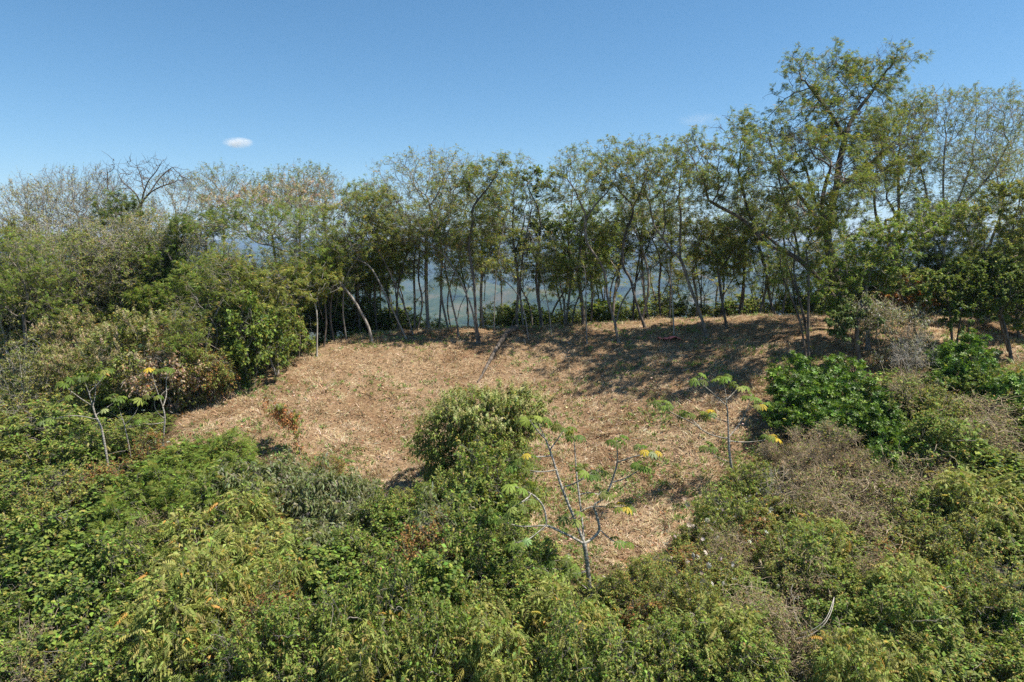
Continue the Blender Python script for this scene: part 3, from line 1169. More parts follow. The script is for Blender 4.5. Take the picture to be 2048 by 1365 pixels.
T_('pale_pole_tree', 'straight pale pole-like trunk standing in front of the dense low green crown', 'tree', (1174, 690, None),
   [[(1174, 690), (1172, 640, 0), (1172, 590, 0), (1171, 555, 0), (1170, 540, 0)], [(1173, 620, 0), (1165, 600, .1), (1162, 588, .2)], [(1173, 625, 0), (1183, 605, 0), (1185, 590, 0)]], [(1170, 530, 20, 16), (1187, 580, 12, 12)], R=.06, bark='grey', fol=F_YEL(.18), nleaf=420, natt=110)
T_('wide_fork_tree', 'tree that forks low into two wide arching trunks, right of the pale pole trunk', 'tree', (1237, 687, None),
   [[(1237, 687), (1233, 665, 0), (1230, 645, 0), (1218, 610, 0), (1213, 585, 0), (1213, 560, 0), (1204, 530, .1), (1186, 505, .2), (1173, 487, .2), (1170, 455, .2), (1172, 430, .2)],
    [(1232, 648, 0), (1240, 612, 0), (1257, 582, -.1), (1288, 548, -.2), (1318, 525, -.3), (1345, 510, -.4), (1380, 496, -.5), (1400, 489, -.6)],
    [(1257, 582, -.1), (1290, 542, .3), (1320, 520, .5), (1350, 500, .6), (1370, 480, .7)], [(1172, 430, .2), (1160, 405, 0), (1150, 380, -.1)], [(1172, 440, .2), (1190, 410, .4), (1215, 385, .5)]],
   [(1170, 360, 46, 40), (1125, 375, 36, 34, .3), (1215, 350, 40, 34, .5), (1165, 320, 30, 20), (1400, 455, 36, 26, -.3), (1370, 430, 30, 30, .6)], R=.13, bark='brown', fol=F_RIDGE(.19), nleaf=2800, natt=700)
T_('twisting_tree', 'tree with a twisting dark trunk and rounded olive crown, right of the low-forking tree', 'tree', (1290, 656, None),
   [[(1290, 656), (1280, 630, 0), (1268, 590, 0), (1261, 555, 0), (1247, 540, 0), (1244, 510, 0), (1250, 465, 0), (1264, 438, 0), (1267, 412, 0), (1250, 395, 0), (1240, 385, 0)],
    [(1250, 465, 0), (1258, 438, -.2), (1275, 436, -.3), (1300, 438, -.4)], [(1267, 412, 0), (1280, 390, .2), (1290, 360, .3)]],
   [(1250, 330, 60, 42), (1215, 310, 30, 24, -.3), (1290, 340, 40, 40, .3), (1235, 380, 50, 28), (1260, 292, 34, 14), (1205, 450, 36, 30, .5)], R=.13, bark='dark', fol=F_RIDGE(.2), nleaf=3800, natt=820)
T_('sweeping_tree', 'tree whose clean grey-brown trunk sweeps up left from right of the pink scrap', 'tree', (1413, 677, None),
   [[(1413, 677), (1408, 652, 0), (1396, 615, 0), (1380, 575, 0), (1368, 535, 0), (1360, 515, 0), (1345, 505, 0), (1325, 478, .1), (1306, 450, .2), (1300, 410, .2), (1297, 395, .2), (1283, 390, .2)],
    [(1360, 515, 0), (1360, 470, .2), (1362, 420, .3), (1355, 395, .3)], [(1325, 478, .1), (1332, 440, -.2), (1325, 395, -.4)]],
   [(1330, 340, 60, 42), (1370, 310, 50, 34, .3), (1300, 370, 36, 26), (1350, 410, 50, 34, -.3), (1390, 370, 40, 34, .5)], R=.14, bark='brown', fol=F_RIDGE(.2), nleaf=3600, natt=800)
T_('pale_sapling', 'thin pale sapling standing beside the small pink scrap', 'tree', (1348, 673, None),
   [[(1348, 673), (1346, 630, 0), (1345, 590, 0), (1341, 550, 0), (1338, 518, 0)], [(1341, 550, 0), (1334, 535, 0), (1333, 528, 0)]], [(1338, 500, 20, 18)], R=.06, bark='pale', fol=F_YEL(.17), nleaf=300, natt=90)
T_('grey_tree', 'grey trunk standing just behind the crest, left of the thin pale sapling', 'tree', (1297, 640, 44),
   [[(1297, 640), (1289, 600, 0), (1285, 550, 0), (1283, 500, 0), (1284, 460, 0)]], [(1285, 430, 40, 40), (1320, 460, 26, 26)], R=.13, bark='grey', fol=F_GREEN(.18), nleaf=1300, natt=320)
T_('bushy_tree', 'short dark trunk with a bushy brown-green crown, right of the sweeping trunk', 'tree', (1453, 657, None),
   [[(1453, 657), (1448, 625, 0), (1441, 585, 0), (1437, 545, 0), (1433, 520, 0)], [(1437, 545, 0), (1455, 520, .2), (1470, 495, .3)]],
   [(1440, 495, 44, 34), (1470, 470, 36, 28, .4), (1420, 470, 36, 24, -.3), (1450, 530, 40, 18)], R=.12, bark='dark', fol=[(.6, 'pin4', .2, OLIVE, .3), (.3, 'pin4', .2, GREEN, .3), (.1, 'pin4', .18, RUST, .3)], nleaf=4200, natt=480, thresh=-.7)
T_('clump_tree', 'clump of slim dark stems rising together behind the crest, left of the four stemmed tree', 'tree', (1530, 634, 43),
   [[(1522, 634), (1512, 600, 0), (1505, 570, 0)], [(1530, 634, 0), (1525, 590, 0), (1527, 550, 0)], [(1540, 634, 0), (1545, 590, 0), (1552, 550, 0)], [(1515, 634, 0), (1508, 605, .1), (1500, 570, .2)], [(1548, 634, 0), (1552, 590, .2), (1560, 560, .2)]],
   [(1500, 555, 36, 22), (1535, 520, 50, 30), (1560, 560, 40, 24)], R=.1, bark='dark', fol=F_GREEN(.18), nleaf=2600, natt=420)
T_('four_stem_tree', 'tree of four slim stems from one foot before the shaded slope on the right', 'tree', (1617, 742, None),
   [[(1612, 742), (1610, 705, 0), (1604, 660, 0), (1593, 620, 0), (1578, 585, 0), (1566, 560, -.1), (1560, 525, -.1)], [(1620, 742, 0), (1618, 700, .1), (1614, 660, .1), (1603, 610, .2), (1588, 570, .3), (1575, 530, .4)],
    [(1618, 742, -.15), (1617, 690, -.15), (1616, 640, -.1), (1617, 590, -.1), (1617, 540, 0), (1612, 500, 0)], [(1626, 740, .2), (1623, 690, .2), (1612, 650, .3), (1597, 625, .5), (1590, 590, .7)], [(1616, 690, 0), (1608, 640, .2), (1598, 600, .3), (1586, 545, .3), (1590, 500, .3)]],
   [(1590, 545, 42, 26), (1570, 500, 36, 30, .3), (1620, 490, 36, 40), (1610, 570, 36, 14)], R=.15, bark='dark', fol=F_GREEN(.14), nleaf=2600, natt=480, r0=.009)
T_('giant_tree', 'tallest tree, its wide layered crown rising far above the ridge on the right', 'tree', (1688, 640, 36),
   [[(1688, 640), (1684, 600, 0), (1672, 560, 0), (1660, 520, 0), (1655, 480, 0), (1654, 445, 0), (1663, 415, 0), (1672, 380, 0), (1676, 330, 0), (1690, 280, 0), (1690, 240, 0)],
    [(1672, 600, 0), (1652, 575, -.4), (1628, 548, -.8), (1600, 520, -1), (1565, 500, -1.1), (1532, 493, -1.2), (1505, 455, -1.2), (1475, 432, -1), (1440, 415, -1), (1415, 400, -1)],
    [(1565, 500, -1.1), (1530, 470, -.6), (1500, 440, -.3), (1490, 400, 0), (1480, 360, 0)], [(1600, 520, -1), (1590, 470, -.8), (1575, 420, -.6), (1560, 370, -.4)],
    [(1655, 470, 0), (1640, 430, .5), (1625, 390, .9), (1610, 330, 1.2)], [(1663, 415, 0), (1640, 400, -.6), (1628, 440, -1), (1630, 470, -1.1)],
    [(1657, 500, 0), (1650, 460, -1.3), (1642, 410, -2.6), (1650, 370, -3.8), (1660, 340, -4.6)], [(1650, 460, -1.3), (1620, 420, -2.8), (1590, 380, -3.6)], [(1690, 280, 0), (1700, 240, .3), (1740, 190, .6), (1760, 160, .8)], [(1690, 280, 0), (1670, 240, -.4), (1640, 200, -.6), (1615, 170, -.6)], [(1672, 380, 0), (1710, 350, .8), (1750, 320, 1.2), (1780, 290, 1.4)]],
   [(1710, 125, 90, 26, .4), (1630, 130, 46, 28, -.5), (1600, 180, 60, 24, -.6), (1780, 160, 40, 26, .8), (1690, 190, 90, 24), (1690, 270, 110, 34), (1700, 290, 70, 30, -4), (1600, 290, 80, 36, -3.5), (1500, 255, 76, 24, -.4), (1480, 310, 80, 24, -1.5), (1560, 400, 80, 26, -2), (1400, 300, 50, 22, -1.2),
    (1440, 290, 56, 30, -.8), (1390, 330, 50, 36, -1), (1540, 300, 90, 24, -2.5), (1580, 230, 70, 18, -1.5), (1560, 160, 34, 14, -1), (1800, 120, 30, 14, .6), (1450, 340, 70, 26, -2.5), (1760, 230, 70, 24, .5), (1780, 290, 60, 40, 1), (1650, 340, 110, 36, .4), (1660, 370, 90, 34, -5), (1540, 350, 66, 40, -4), (1440, 380, 60, 34, -1), (1740, 370, 70, 40, 1), (1620, 420, 80, 36), (1600, 440, 70, 28, -5), (1490, 440, 50, 26, -.8), (1740, 230, 60, 26, -3)],
   R=.42, bark='dark', fol=[(.6, 'pin4', .2, GREEN, .25), (.4, 'pin4', .2, OLIVE, .25)], nleaf=23000, natt=6800, gap=-.22, PS=1.2, step=.26, kill=.36, up=.1, grow_from=3, thresh=-.2, clump=.5)
T_('fan_tree', 'tall airy tree with stems fanning upward at the right edge of the skyline', 'tree', (1880, 600, 41),
   [[(1880, 620), (1882, 570, 0), (1885, 530, 0), (1888, 490, 0), (1900, 440, 0), (1925, 380, 0), (1950, 310, 0)], [(1884, 560, 0), (1870, 500, .2), (1862, 440, .3), (1850, 370, .3), (1830, 300, .3)],
    [(1888, 500, 0), (1890, 440, -.3), (1885, 370, -.4), (1890, 290, -.4)], [(1900, 440, 0), (1945, 390, .4), (1990, 340, .6), (2020, 280, .6)], [(1884, 570, 0), (1895, 520, .5), (1925, 470, .8), (1975, 430, 1), (2020, 400, 1)]],
   [(1880, 230, 60, 44), (1840, 300, 46, 60, .3), (1940, 240, 56, 50), (2000, 230, 44, 50, .5), (1930, 330, 80, 50), (2010, 330, 44, 60, .6), (1840, 400, 40, 40), (1910, 420, 70, 30)], R=.2, bark='grey', fol=F_RIDGE(.17), nleaf=9000, natt=2600, twig=1.2, up=.5)
T_('dark_stemmed_tree', 'tree with sharply kinked dark limbs between the tallest tree and the fan shaped tree', 'tree', (1790, 620, 40),
   [[(1790, 620), (1800, 570, 0), (1795, 520, 0), (1765, 470, 0), (1750, 430, 0), (1748, 390, 0)], [(1795, 520, 0), (1778, 460, .3), (1765, 440, .4), (1795, 438, .5), (1778, 405, .6), (1770, 395, .6)], [(1795, 520, 0), (1830, 480, .2), (1870, 450, .3)]],
   [(1760, 360, 50, 44), (1790, 330, 44, 44, .4), (1820, 420, 40, 34), (1740, 440, 30, 30)], R=.19, bark='dark', fol=F_RIDGE(.18), nleaf=2400, natt=620)
T_('vine_draped_tree', 'yellow-green vine covered tree forming a sloping band under the tallest tree', 'tree', (1735, 700, 33),
   [[(1735, 700), (1735, 640, 0), (1730, 590, 0), (1740, 540, 0), (1760, 510, 0)], [(1730, 590, 0), (1700, 560, -.3), (1680, 540, -.4)], [(1740, 540, 0), (1800, 490, .3), (1860, 460, .5)],
    [(1745, 500, 0), (1728, 483, -1), (1712, 470, -1), (1685, 459, -1), (1640, 457, -1.1), (1572, 456, -1.2)], [(1685, 459, -1), (1660, 472, -1), (1645, 483, -1)], [(1728, 483, -1), (1680, 480, -1.1), (1620, 483, -1.2)]],
   [(1700, 540, 50, 34), (1770, 490, 56, 34), (1830, 460, 50, 32, .4), (1900, 430, 50, 30, .8), (1680, 590, 40, 26, -.3), (1760, 560, 60, 36), (1730, 620, 60, 22, .2)], R=.15, bark='grey', fol=[(.5, 'simple', .15, mixp((1, YGREEN), (1, FRESH)), .3), (.3, 'pin4', .17, FRESH, .3), (.2, 'simple', .12, OLIVE, .3)],
   nleaf=17000, natt=1100, gap=-.2, thresh=-.7, r0=.008)
T_('edge_tree', 'yellow-green leafy tree cut by the right edge of the picture under the fan shaped tree', 'tree', (2020, 700, 32),
   [[(2020, 705), (2005, 660, 0), (1998, 620, 0), (2000, 560, 0), (2010, 500, 0)], [(2000, 560, 0), (1970, 520, .3), (1960, 500, .4)]],
   [(1990, 440, 54, 30), (2040, 400, 50, 36), (2040, 480, 50, 40), (1980, 500, 46, 24)], R=.13, bark='brown', fol=[(.5, 'simple', .13, YGREEN, .3), (.3, 'pin4', .17, GREEN, .3), (.2, 'simple', .12, OLIVE, .3)], nleaf=9000, natt=700, thresh=-.6, r0=.008)
T_('low_leafy_tree', 'low broad dark green tree with short trunks right of the orange-brown dead foliage', 'tree', (1907, 690, 31),
   [[(1907, 690), (1903, 655, 0), (1900, 630, 0), (1895, 600, 0)], [(1912, 690, 0), (1918, 650, .2), (1925, 620, .3)], [(1935, 685, .5), (1938, 650, .5), (1945, 620, .6)]],
   [(1890, 590, 46, 36), (1930, 560, 44, 30, .3), (1900, 630, 44, 20), (1960, 580, 34, 26, .5)], R=.13, bark='dark', fol=F_BROAD(.13), nleaf=8000, natt=560, thresh=-.7, grow_from=.8)
T_('leaning_forest_tree', 'green tree with a dark trunk leaning left at the right edge of the picture', 'tree', (2022, 722, None),
   [[(2026, 722), (2018, 690, 0), (2010, 655, 0), (2000, 625, 0), (2000, 600, 0)]], [(2000, 560, 44, 40), (2035, 590, 40, 44, .3), (1990, 610, 40, 26)], R=.11, bark='dark', fol=F_BROAD(.13), nleaf=7500, natt=520, thresh=-.7, grow_from=.8)
T_('ivy_tree', 'dark trunk with drooping dark ivy around it, above the bright glossy green bush', 'tree', (1720, 752, None),
   [[(1722, 752), (1718, 715, 0), (1712, 680, 0), (1716, 640, 0), (1722, 600, 0)], [(1710, 745, .2), (1706, 705, .2), (1704, 670, .2)]],
   [(1715, 640, 36, 26), (1700, 668, 24, 22, -.2), (1740, 620, 30, 22, .2)], R=.18, bark='dark', fol=[(.7, 'broad', .13, DARKG, .9), (.3, 'lance', .16, GGREEN, 1)], nleaf=4200, natt=300, thresh=-.7, grow_from=.8)
T_('dead_leaved_tree', 'small tree top of orange-brown dead leaves on the right', 'tree', (1838, 690, 32), [], [(1835, 590, 24, 24), (1815, 605, 30, 12), (1850, 600, 14, 14)], R=.07, bark='grey', fol=[(.9, 'simple', .12, [(4, (.42, .19, .06)), (3, (.33, .15, .06)), (1, (.5, .28, .1))], .3), (.1, 'simple', .1, OLIVE, .3)],
   nleaf=2600, natt=300, leafmat=M_DRY, step=.2, kill=.24, grow_from=1)
T_('vine_tangle', 'grey tangle of dead vines over a small tree, left of the low broad tree', 'vines', (1790, 740, 30.5), [], [(1770, 640, 40, 24), (1820, 700, 30, 36), (1750, 615, 30, 10), (1780, 720, 30, 20), (1840, 640, 20, 20)], R=.09, bark='twig',
   fol=[(.4, 'lance', .13, GGREEN, .9), (.3, 'lance', .12, SILVER, .9), (.3, 'simple', .1, OLIVE, .6)], nleaf=3800, natt=480, step=.17, kill=.2, zig=.7, twig=1.2, twl=.6, r0=.007, up=-.1, grow_from=.3)
T_('double_pale_tree', 'short pair of pale leaning trunks at the left forest edge of the clearing', 'tree', (553, 752, None),
   [[(553, 752), (546, 735, 0), (538, 710, 0), (528, 682, 0), (524, 650, 0), (522, 630, 0)], [(556, 750, .1), (550, 725, .1), (540, 695, .1), (536, 665, .1)], [(557, 748, .2), (554, 700, .2), (552, 660, .2), (551, 640, .2)]],
   [(520, 590, 40, 28), (555, 600, 34, 26, .3), (500, 620, 30, 22, -.2), (540, 560, 34, 16)], R=.1, bark='grey', fol=F_YEL(.17), nleaf=3400, natt=420, grow_from=1.2)
T_('thin_white_tree', 'thin whitish trunk at the clearing edge between the paired trunks and the long leaning trunk', 'tree', (634, 716, None),
   [[(634, 716), (634, 680, 0), (635, 640, 0), (632, 612, 0), (622, 592, 0)], [(632, 700, .2), (622, 660, .2), (620, 630, .3)]], [(615, 580, 36, 20), (640, 560, 34, 26, .3), (600, 560, 26, 16)], R=.07, bark='pale', fol=F_YEL(.17), nleaf=2300, natt=320, grow_from=1.2)

# the forest on the left
def forest(px, py, w, h, Y, label, fol, n, bark='brown', name='forest_tree', cat='tree', extra_pads=(), **k):
    return T_(name, label, cat, (px, None, Y), [], [(px, py, w, h)] + list(extra_pads), bark=bark, fol=fol, nleaf=n, R=k.pop('R', .14), **k)


forest(35, 440, 60, 62, 48, 'bare twiggy grey tree with yellow specks at the far left of the skyline', [(.6, 'simple', .17, YELLOW, .3), (.4, 'simple', .16, OLIVE, .3)], 800, 'grey', 'bare_tree', natt=900, twig=1.8, up=.7, extra_pads=[(60, 390, 30, 36)], zig=.3)
forest(165, 410, 76, 62, 50, 'bare feathery grey-brown tree on the skyline left of the leafless spreading tree', F_BARE(.15), 700, 'grey', 'bare_tree', natt=1200, twig=2.0, up=.8, extra_pads=[(120, 370, 36, 32), (200, 370, 36, 34)], zig=.3)
T_('dead_tree', 'leafless dark dead tree with spreading crooked limbs on the left skyline', 'tree', (285, None, 46),
   [[(285, 600), (284, 500, 0), (280, 430, 0), (284, 400, 0), (288, 385, 0), (296, 362, 0), (312, 345, 0), (325, 322, 0)], [(281, 425, 0), (278, 395, .2), (262, 378, .3), (245, 365, .4), (236, 348, .5)], [(284, 405, 0), (300, 385, -.2), (325, 372, -.3), (350, 365, -.3)],
    [(281, 430, 0), (255, 405, -.3), (228, 398, -.4), (214, 378, -.4), (215, 345, -.4)], [(288, 385, 0), (283, 355, .4), (275, 335, .4)], [(262, 378, .3), (240, 376, .2), (225, 382, .2)], [(300, 385, -.2), (322, 352, .3), (345, 335, .4)]],
   [(290, 350, 66, 24), (235, 370, 34, 24), (345, 360, 32, 22)], R=.16, bark='dark', fol=None, natt=260, twig=.6, twl=.7, kill=.5, r0=.012, grow_from=6, zig=.4)
forest(240, 415, 34, 26, 44, 'small dark green crown just below the leafless dead tree', F_DARK(.2), 1900, extra_pads=[(225, 440, 26, 16)], natt=300, thresh=-.5)
forest(140, 520, 90, 46, 40, 'broad drab olive tree with bleached twigs in the middle of the left forest', [(.6, 'simple', .14, OLIVE, .3), (.25, 'pin4', .2, GREEN, .3), (.15, 'simple', .12, BEIGE, .3)], 5200, 'grey', extra_pads=[(90, 560, 60, 30), (190, 560, 60, 36)], natt=1000, twig=1.6)
forest(40, 570, 70, 56, 37, 'dark olive tree at the left edge under the yellow-specked bare tree', F_GREEN(.18), 5200, extra_pads=[(90, 610, 50, 30), (20, 500, 50, 26)], natt=800, thresh=-.5)
forest(250, 490, 66, 48, 42, 'pale olive tree with many fine light twigs below the small dark green crown', [(.5, 'simple', .13, OLIVE, .3), (.3, 'simple', .13, BEIGE, .3), (.2, 'pin4', .2, GREEN, .3)], 3800, 'pale', extra_pads=[(300, 450, 40, 30), (200, 470, 40, 30)], natt=900, twig=1.8)
forest(25, 470, 46, 36, 46, 'yellow-dotted tree at the left edge', F_YEL(.18), 2400, 'dark', extra_pads=[(70, 490, 36, 26)], natt=500)
forest(330, 520, 56, 46, 42, 'green tree with crooked bare side limbs between the left forest and the blue gap', F_GREEN(.19), 3600, 'grey', extra_pads=[(300, 570, 50, 34), (360, 560, 36, 30)], natt=700, thresh=-.4)
forest(395, 520, 46, 44, 46, 'bare pale branches spreading across the blue gap of distant hills', F_BARE(.13), 200, 'pale', 'bare_tree', natt=420, twig=1.2, zig=.4)
forest(400, 455, 44, 22, 42, 'dark feathery green crown at the left end of the long leaning tree', F_DARK(.21), 2600, extra_pads=[(380, 480, 30, 16), (440, 440, 34, 18)], natt=420, thresh=-.5)
forest(450, 380, 66, 36, 50, 'sparse skyline tree with green tufts on its upper twigs, left of the pink-flowered crown', F_RIDGE(.2), 1100, 'grey', extra_pads=[(440, 350, 44, 16)], natt=800, twig=1.5, up=.6)
forest(540, 420, 100, 32, 44.5, 'tree with a pale pink and rust flowering crown left of the middle', F_RIDGE(.18), 2600, 'grey', 'flowering_tree', extra_pads=[(480, 400, 46, 22), (600, 385, 50, 24), (540, 395, 60, 16), (560, 460, 70, 24)], natt=1200, twig=1.3,
       extra=blossoms('flowers', 900, .27, PINKB, .5))
forest(590, 375, 60, 36, 50, 'sparse twiggy tree with small green leaves on the skyline behind the pink-flowered crown', F_RIDGE(.19), 1700, 'grey', extra_pads=[(620, 360, 40, 26)], natt=800, twig=1.4, up=.6)
forest(665, 400, 46, 40, 49, 'thin bare twiggy tree right of the pink-flowered crown', F_RIDGE(.17), 700, 'grey', 'bare_tree', extra_pads=[(640, 370, 30, 26)], natt=620, twig=1.6, up=.6)
forest(100, 460, 60, 36, 47, 'half-bare tan tree behind the drab olive tree in the left forest', [(.5, 'simple', .13, OLIVE, .3), (.3, 'simple', .13, BEIGE, .3), (.2, 'simple', .12, YELLOW, .3)], 2200, 'pale', extra_pads=[(60, 400, 36, 36), (130, 400, 36, 30)], natt=800, twig=1.8, up=.6)
forest(225, 450, 60, 40, 48, 'half-bare grey tree under the leafless spreading tree', [(.5, 'simple', .13, OLIVE, .3), (.5, 'simple', .13, BEIGE, .3)], 1500, 'grey', 'bare_tree', extra_pads=[(200, 390, 36, 36), (280, 440, 36, 30)], natt=900, twig=1.9, up=.6)
forest(345, 430, 50, 40, 47, 'half-bare tan twiggy tree right of the leafless spreading tree', [(.6, 'simple', .13, OLIVE, .3), (.4, 'simple', .13, BEIGE, .3)], 1700, 'pale', extra_pads=[(385, 390, 40, 36), (330, 380, 30, 24)], natt=900, twig=1.8, up=.5)
forest(300, 500, 50, 36, 43, 'drab tree with crooked pale limbs before the blue gap of distant hills', [(.5, 'pin4', .18, OLIVE, .3), (.3, 'simple', .13, BEIGE, .3), (.2, 'simple', .13, GREEN, .3)], 3000, 'pale', extra_pads=[(350, 480, 40, 26)], natt=700, twig=1.6)
forest(735, 400, 34, 34, 46, 'rounded green tree crown left of the broad yellow-olive dome', F_GREEN(.19), 2000, extra_pads=[(760, 430, 34, 24)], natt=360)
forest(425, 565, 56, 44, 37, 'bright green tree at the head of the left forest edge, above the hanging rusty vines', F_GREEN(.18), 5200, extra_pads=[(380, 590, 46, 30), (460, 540, 36, 26)], natt=700, thresh=-.6)
forest(455, 625, 44, 34, 38.5, 'low green tree overhanging the clearing beside the paired pale trunks', F_YEL(.17), 4200, extra_pads=[(500, 580, 40, 24), (440, 640, 30, 30)], natt=600, thresh=-.6, R=.1)
forest(590, 560, 56, 34, 43, 'leafy green tree filling the space under the long leaning trunk', F_GREEN(.18), 3400, extra_pads=[(640, 590, 46, 26), (560, 600, 44, 26)], natt=560, thresh=-.5, R=.1)
forest(700, 560, 56, 34, 45, 'leafy green tree behind the long leaning trunk, right of its middle', F_GREEN(.18), 3200, extra_pads=[(720, 600, 46, 24)], natt=520, thresh=-.5, R=.1)
forest(790, 520, 50, 30, 46, 'green tree behind the slanting trunks left of the thick straight trunk', F_GREEN(.18), 2400, extra_pads=[(760, 560, 40, 24)], natt=460, thresh=-.4, R=.1)
forest(1130, 440, 40, 40, 46, 'airy bare-twigged tree behind the dark umbrella crown tree', F_RIDGE(.18), 1100, 'grey', natt=600, extra_pads=[(1130, 340, 26, 34), (1170, 400, 36, 30)], twig=1.4)
forest(960, 420, 40, 40, 47, 'green tree behind the crooked dark tree', F_GREEN(.19), 1900, natt=420, extra_pads=[(1000, 470, 34, 26), (930, 470, 34, 26)])
forest(1400, 560, 46, 22, 47, 'pale twisted low bush tree behind the crest right of the sweeping trunk', F_YEL(.16), 700, 'pale', natt=260, R=.07, extra_pads=[(1430, 590, 36, 20)])
forest(1960, 330, 60, 60, 45, 'airy tree with blue-green tufts behind the fan shaped tree', F_RIDGE(.17), 2300, 'grey', natt=900, extra_pads=[(2020, 260, 40, 50), (2030, 400, 36, 40)], twig=1.3, up=.5)
forest(1830, 500, 50, 36, 43, 'dark green tree behind the sloping yellow-green band', F_DARK(.18), 3000, 'dark', natt=420, extra_pads=[(1780, 560, 50, 26), (1880, 540, 40, 30)], thresh=-.5)
forest(1550, 420, 60, 50, 44, 'twiggy tree behind the left arm of the tallest tree', F_RIDGE(.17), 1900, 'grey', natt=800, extra_pads=[(1480, 480, 40, 30)], up=.4)
forest(1790, 250, 46, 40, 42, 'airy olive tree top between the tallest tree and the fan shaped tree', F_RIDGE(.18), 1900, 'grey', natt=620, extra_pads=[(1830, 220, 36, 30), (1800, 320, 40, 40)])

# ------------------------------------------------------------------ bushes: prototypes of each kind, then copies
def jitter_curve(a, b, r, n=5, amp=.12):
    pts = [a + (b - a) * i / n + (r.normal(0, amp, 3) if 0 < i < n else 0) for i in range(n + 1)]
    return pts


def bush(kind, spec, count, r, R=1.3, H=2.5, natt=640, bark='grey', stems=6, twig=1.0, twl=.3, r0=.0045, zig=.35, step=.14, kill=.17, thresh=-.3, mat=None, low=.12, up=.1, droopy=0, name='bush',
         extra=None, size_seed=0, curls=0, base_r=.02):
    o = bpy.data.objects.new(name, None)
    C.objects.link(o)
    s = Skel(np.array([0, 0, -.1]))
    for i in range(stems):
        a = 2 * math.pi * (i + r.random()) / stems
        q = np.array([math.cos(a) * R * .35, math.sin(a) * R * .35, H * .45])
        s.add_line([np.array([math.cos(a) * .08, math.sin(a) * .08, 0]), q * .5 + r.normal(0, .06, 3), q + r.normal(0, .1, 3)], step=step, attach=0)
    q = nrm(r.normal(size=(natt * 2, 3)))
    q[:, 2] = np.abs(q[:, 2]) * 1.0 + r.uniform(-.25, .05, len(q))
    q *= r.uniform(.05, 1, (len(q), 1)) ** .3
    lump = 1 + .22 * fn(q * 1.0, .55, int(r.integers(1e6)))
    q = q * lump[:, None] * np.array([R, R, H * .62]) + np.array([0, 0, H * .42])
    q = q[q[:, 2] > low]
    g = fn(q, .9, int(r.integers(1e6)))
    q = q[g > -.3][:natt]
    s.colonise(q, step, kill, r, up=up, jit=zig, grow_from=.1, iters=60)
    pos = np.array(s.p)
    rad, kids = radii(s.par, r0)
    rad = r0 + (rad - r0) * min(1, (base_r - r0) / max(rad[0] - r0, 1e-5))
    pos, par, rad, anc, ad = twiggify(pos, s.par, rad, r, r0 * 3, twig, twl, .15 - droopy, np.array([0, 0, H * .3]), r0)
    # loose vine loops
    V, Q = tubes(pos, par, rad)
    parts = [(V, Q)]
    if curls:
        vp, vpar, vr = [], [], []
        for c in range(curls):
            k = anc[r.integers(len(anc))]
            d = nrm(r.normal(size=3))
            b0 = len(vp)
            L = r.uniform(.4, 1.3)
            p = k.copy()
            for j in range(9):
                vp.append(p.copy())
                vpar.append(-1 if j == 0 else len(vp) - 2)
                vr.append(.0075 * r.uniform(.7, 1.5))
                d = nrm(d + r.normal(0, .28, 3) + np.array([0, 0, -.1]))
                p = p + d * L / 8
        # one rooted skeleton: tie the curls to a hidden root
        vp = np.array(vp)
        base = np.array([[0, 0, -.1]])
        vpar = [0 if q < 0 else q + 1 for q in vpar]
        pv = np.concatenate([base, vp])
        rv = np.array([.004] + vr)
        # leave out the pieces that would reach to the root
        keep = [i for i in range(1, len(pv))]
        for i in keep:
            if vpar[i - 1] == 0:
                rv[i] = .0005
        V2, Q2 = tubes(pv, [-1] + vpar, rv)
        ln = np.linalg.norm(V2[Q2[:, 0]] - V2[Q2[:, 2]], axis=1)
        Q2 = Q2[ln < .35]
        parts.append((V2, Q2))
    Vt = np.concatenate([a for a, b in parts])
    off = 0
    Qt = []
    for a, b in parts:
        Qt.append(b + off)
        off += len(a)
    link_mesh('stems', Vt, None, np.concatenate(Qt), BARK[bark], o, smooth=True)
    if count:
        spec = [(a_, b_, c_ * (1.2 if b_ in ('simple', 'broad') else 1.08), d_, e_) for a_, b_, c_, d_, e_ in spec]
        V, T, Q, K = foliage_parts(anc, ad, count, spec, r, int(r.integers(1e6)), .9, thresh)
        link_mesh('foliage', V, T, Q, mat or M_LEAF, o, col=K)
    if extra:
        extra(o, anc, ad, r)
    return o


def bl(name, n, size, pal, tm='pan', q=.5):
    def f(o, anc, ad, r):
        k = np.where(anc[:, 2] > np.quantile(anc[:, 2], q))[0]
        k = r.choice(k, n)
        d = nrm(ad[k] * .5 + r.normal(0, .4, (n, 3)) + np.array([0, 0, .6]))
        p = bake(TM[tm], anc[k], d, nrm(r.normal(size=(n, 3))), size * r.uniform(.6, 1.3, n), colours(n, pal, r))
        link_mesh(name, p[0], p[1], p[2], M_DRY, o, col=p[3])
    return f


def mixp(*a):
    out = []
    for w_, p in a:
        s = sum(q[0] for q in p)
        out += [(w_ * q[0] / s, q[1]) for q in p]
    return out


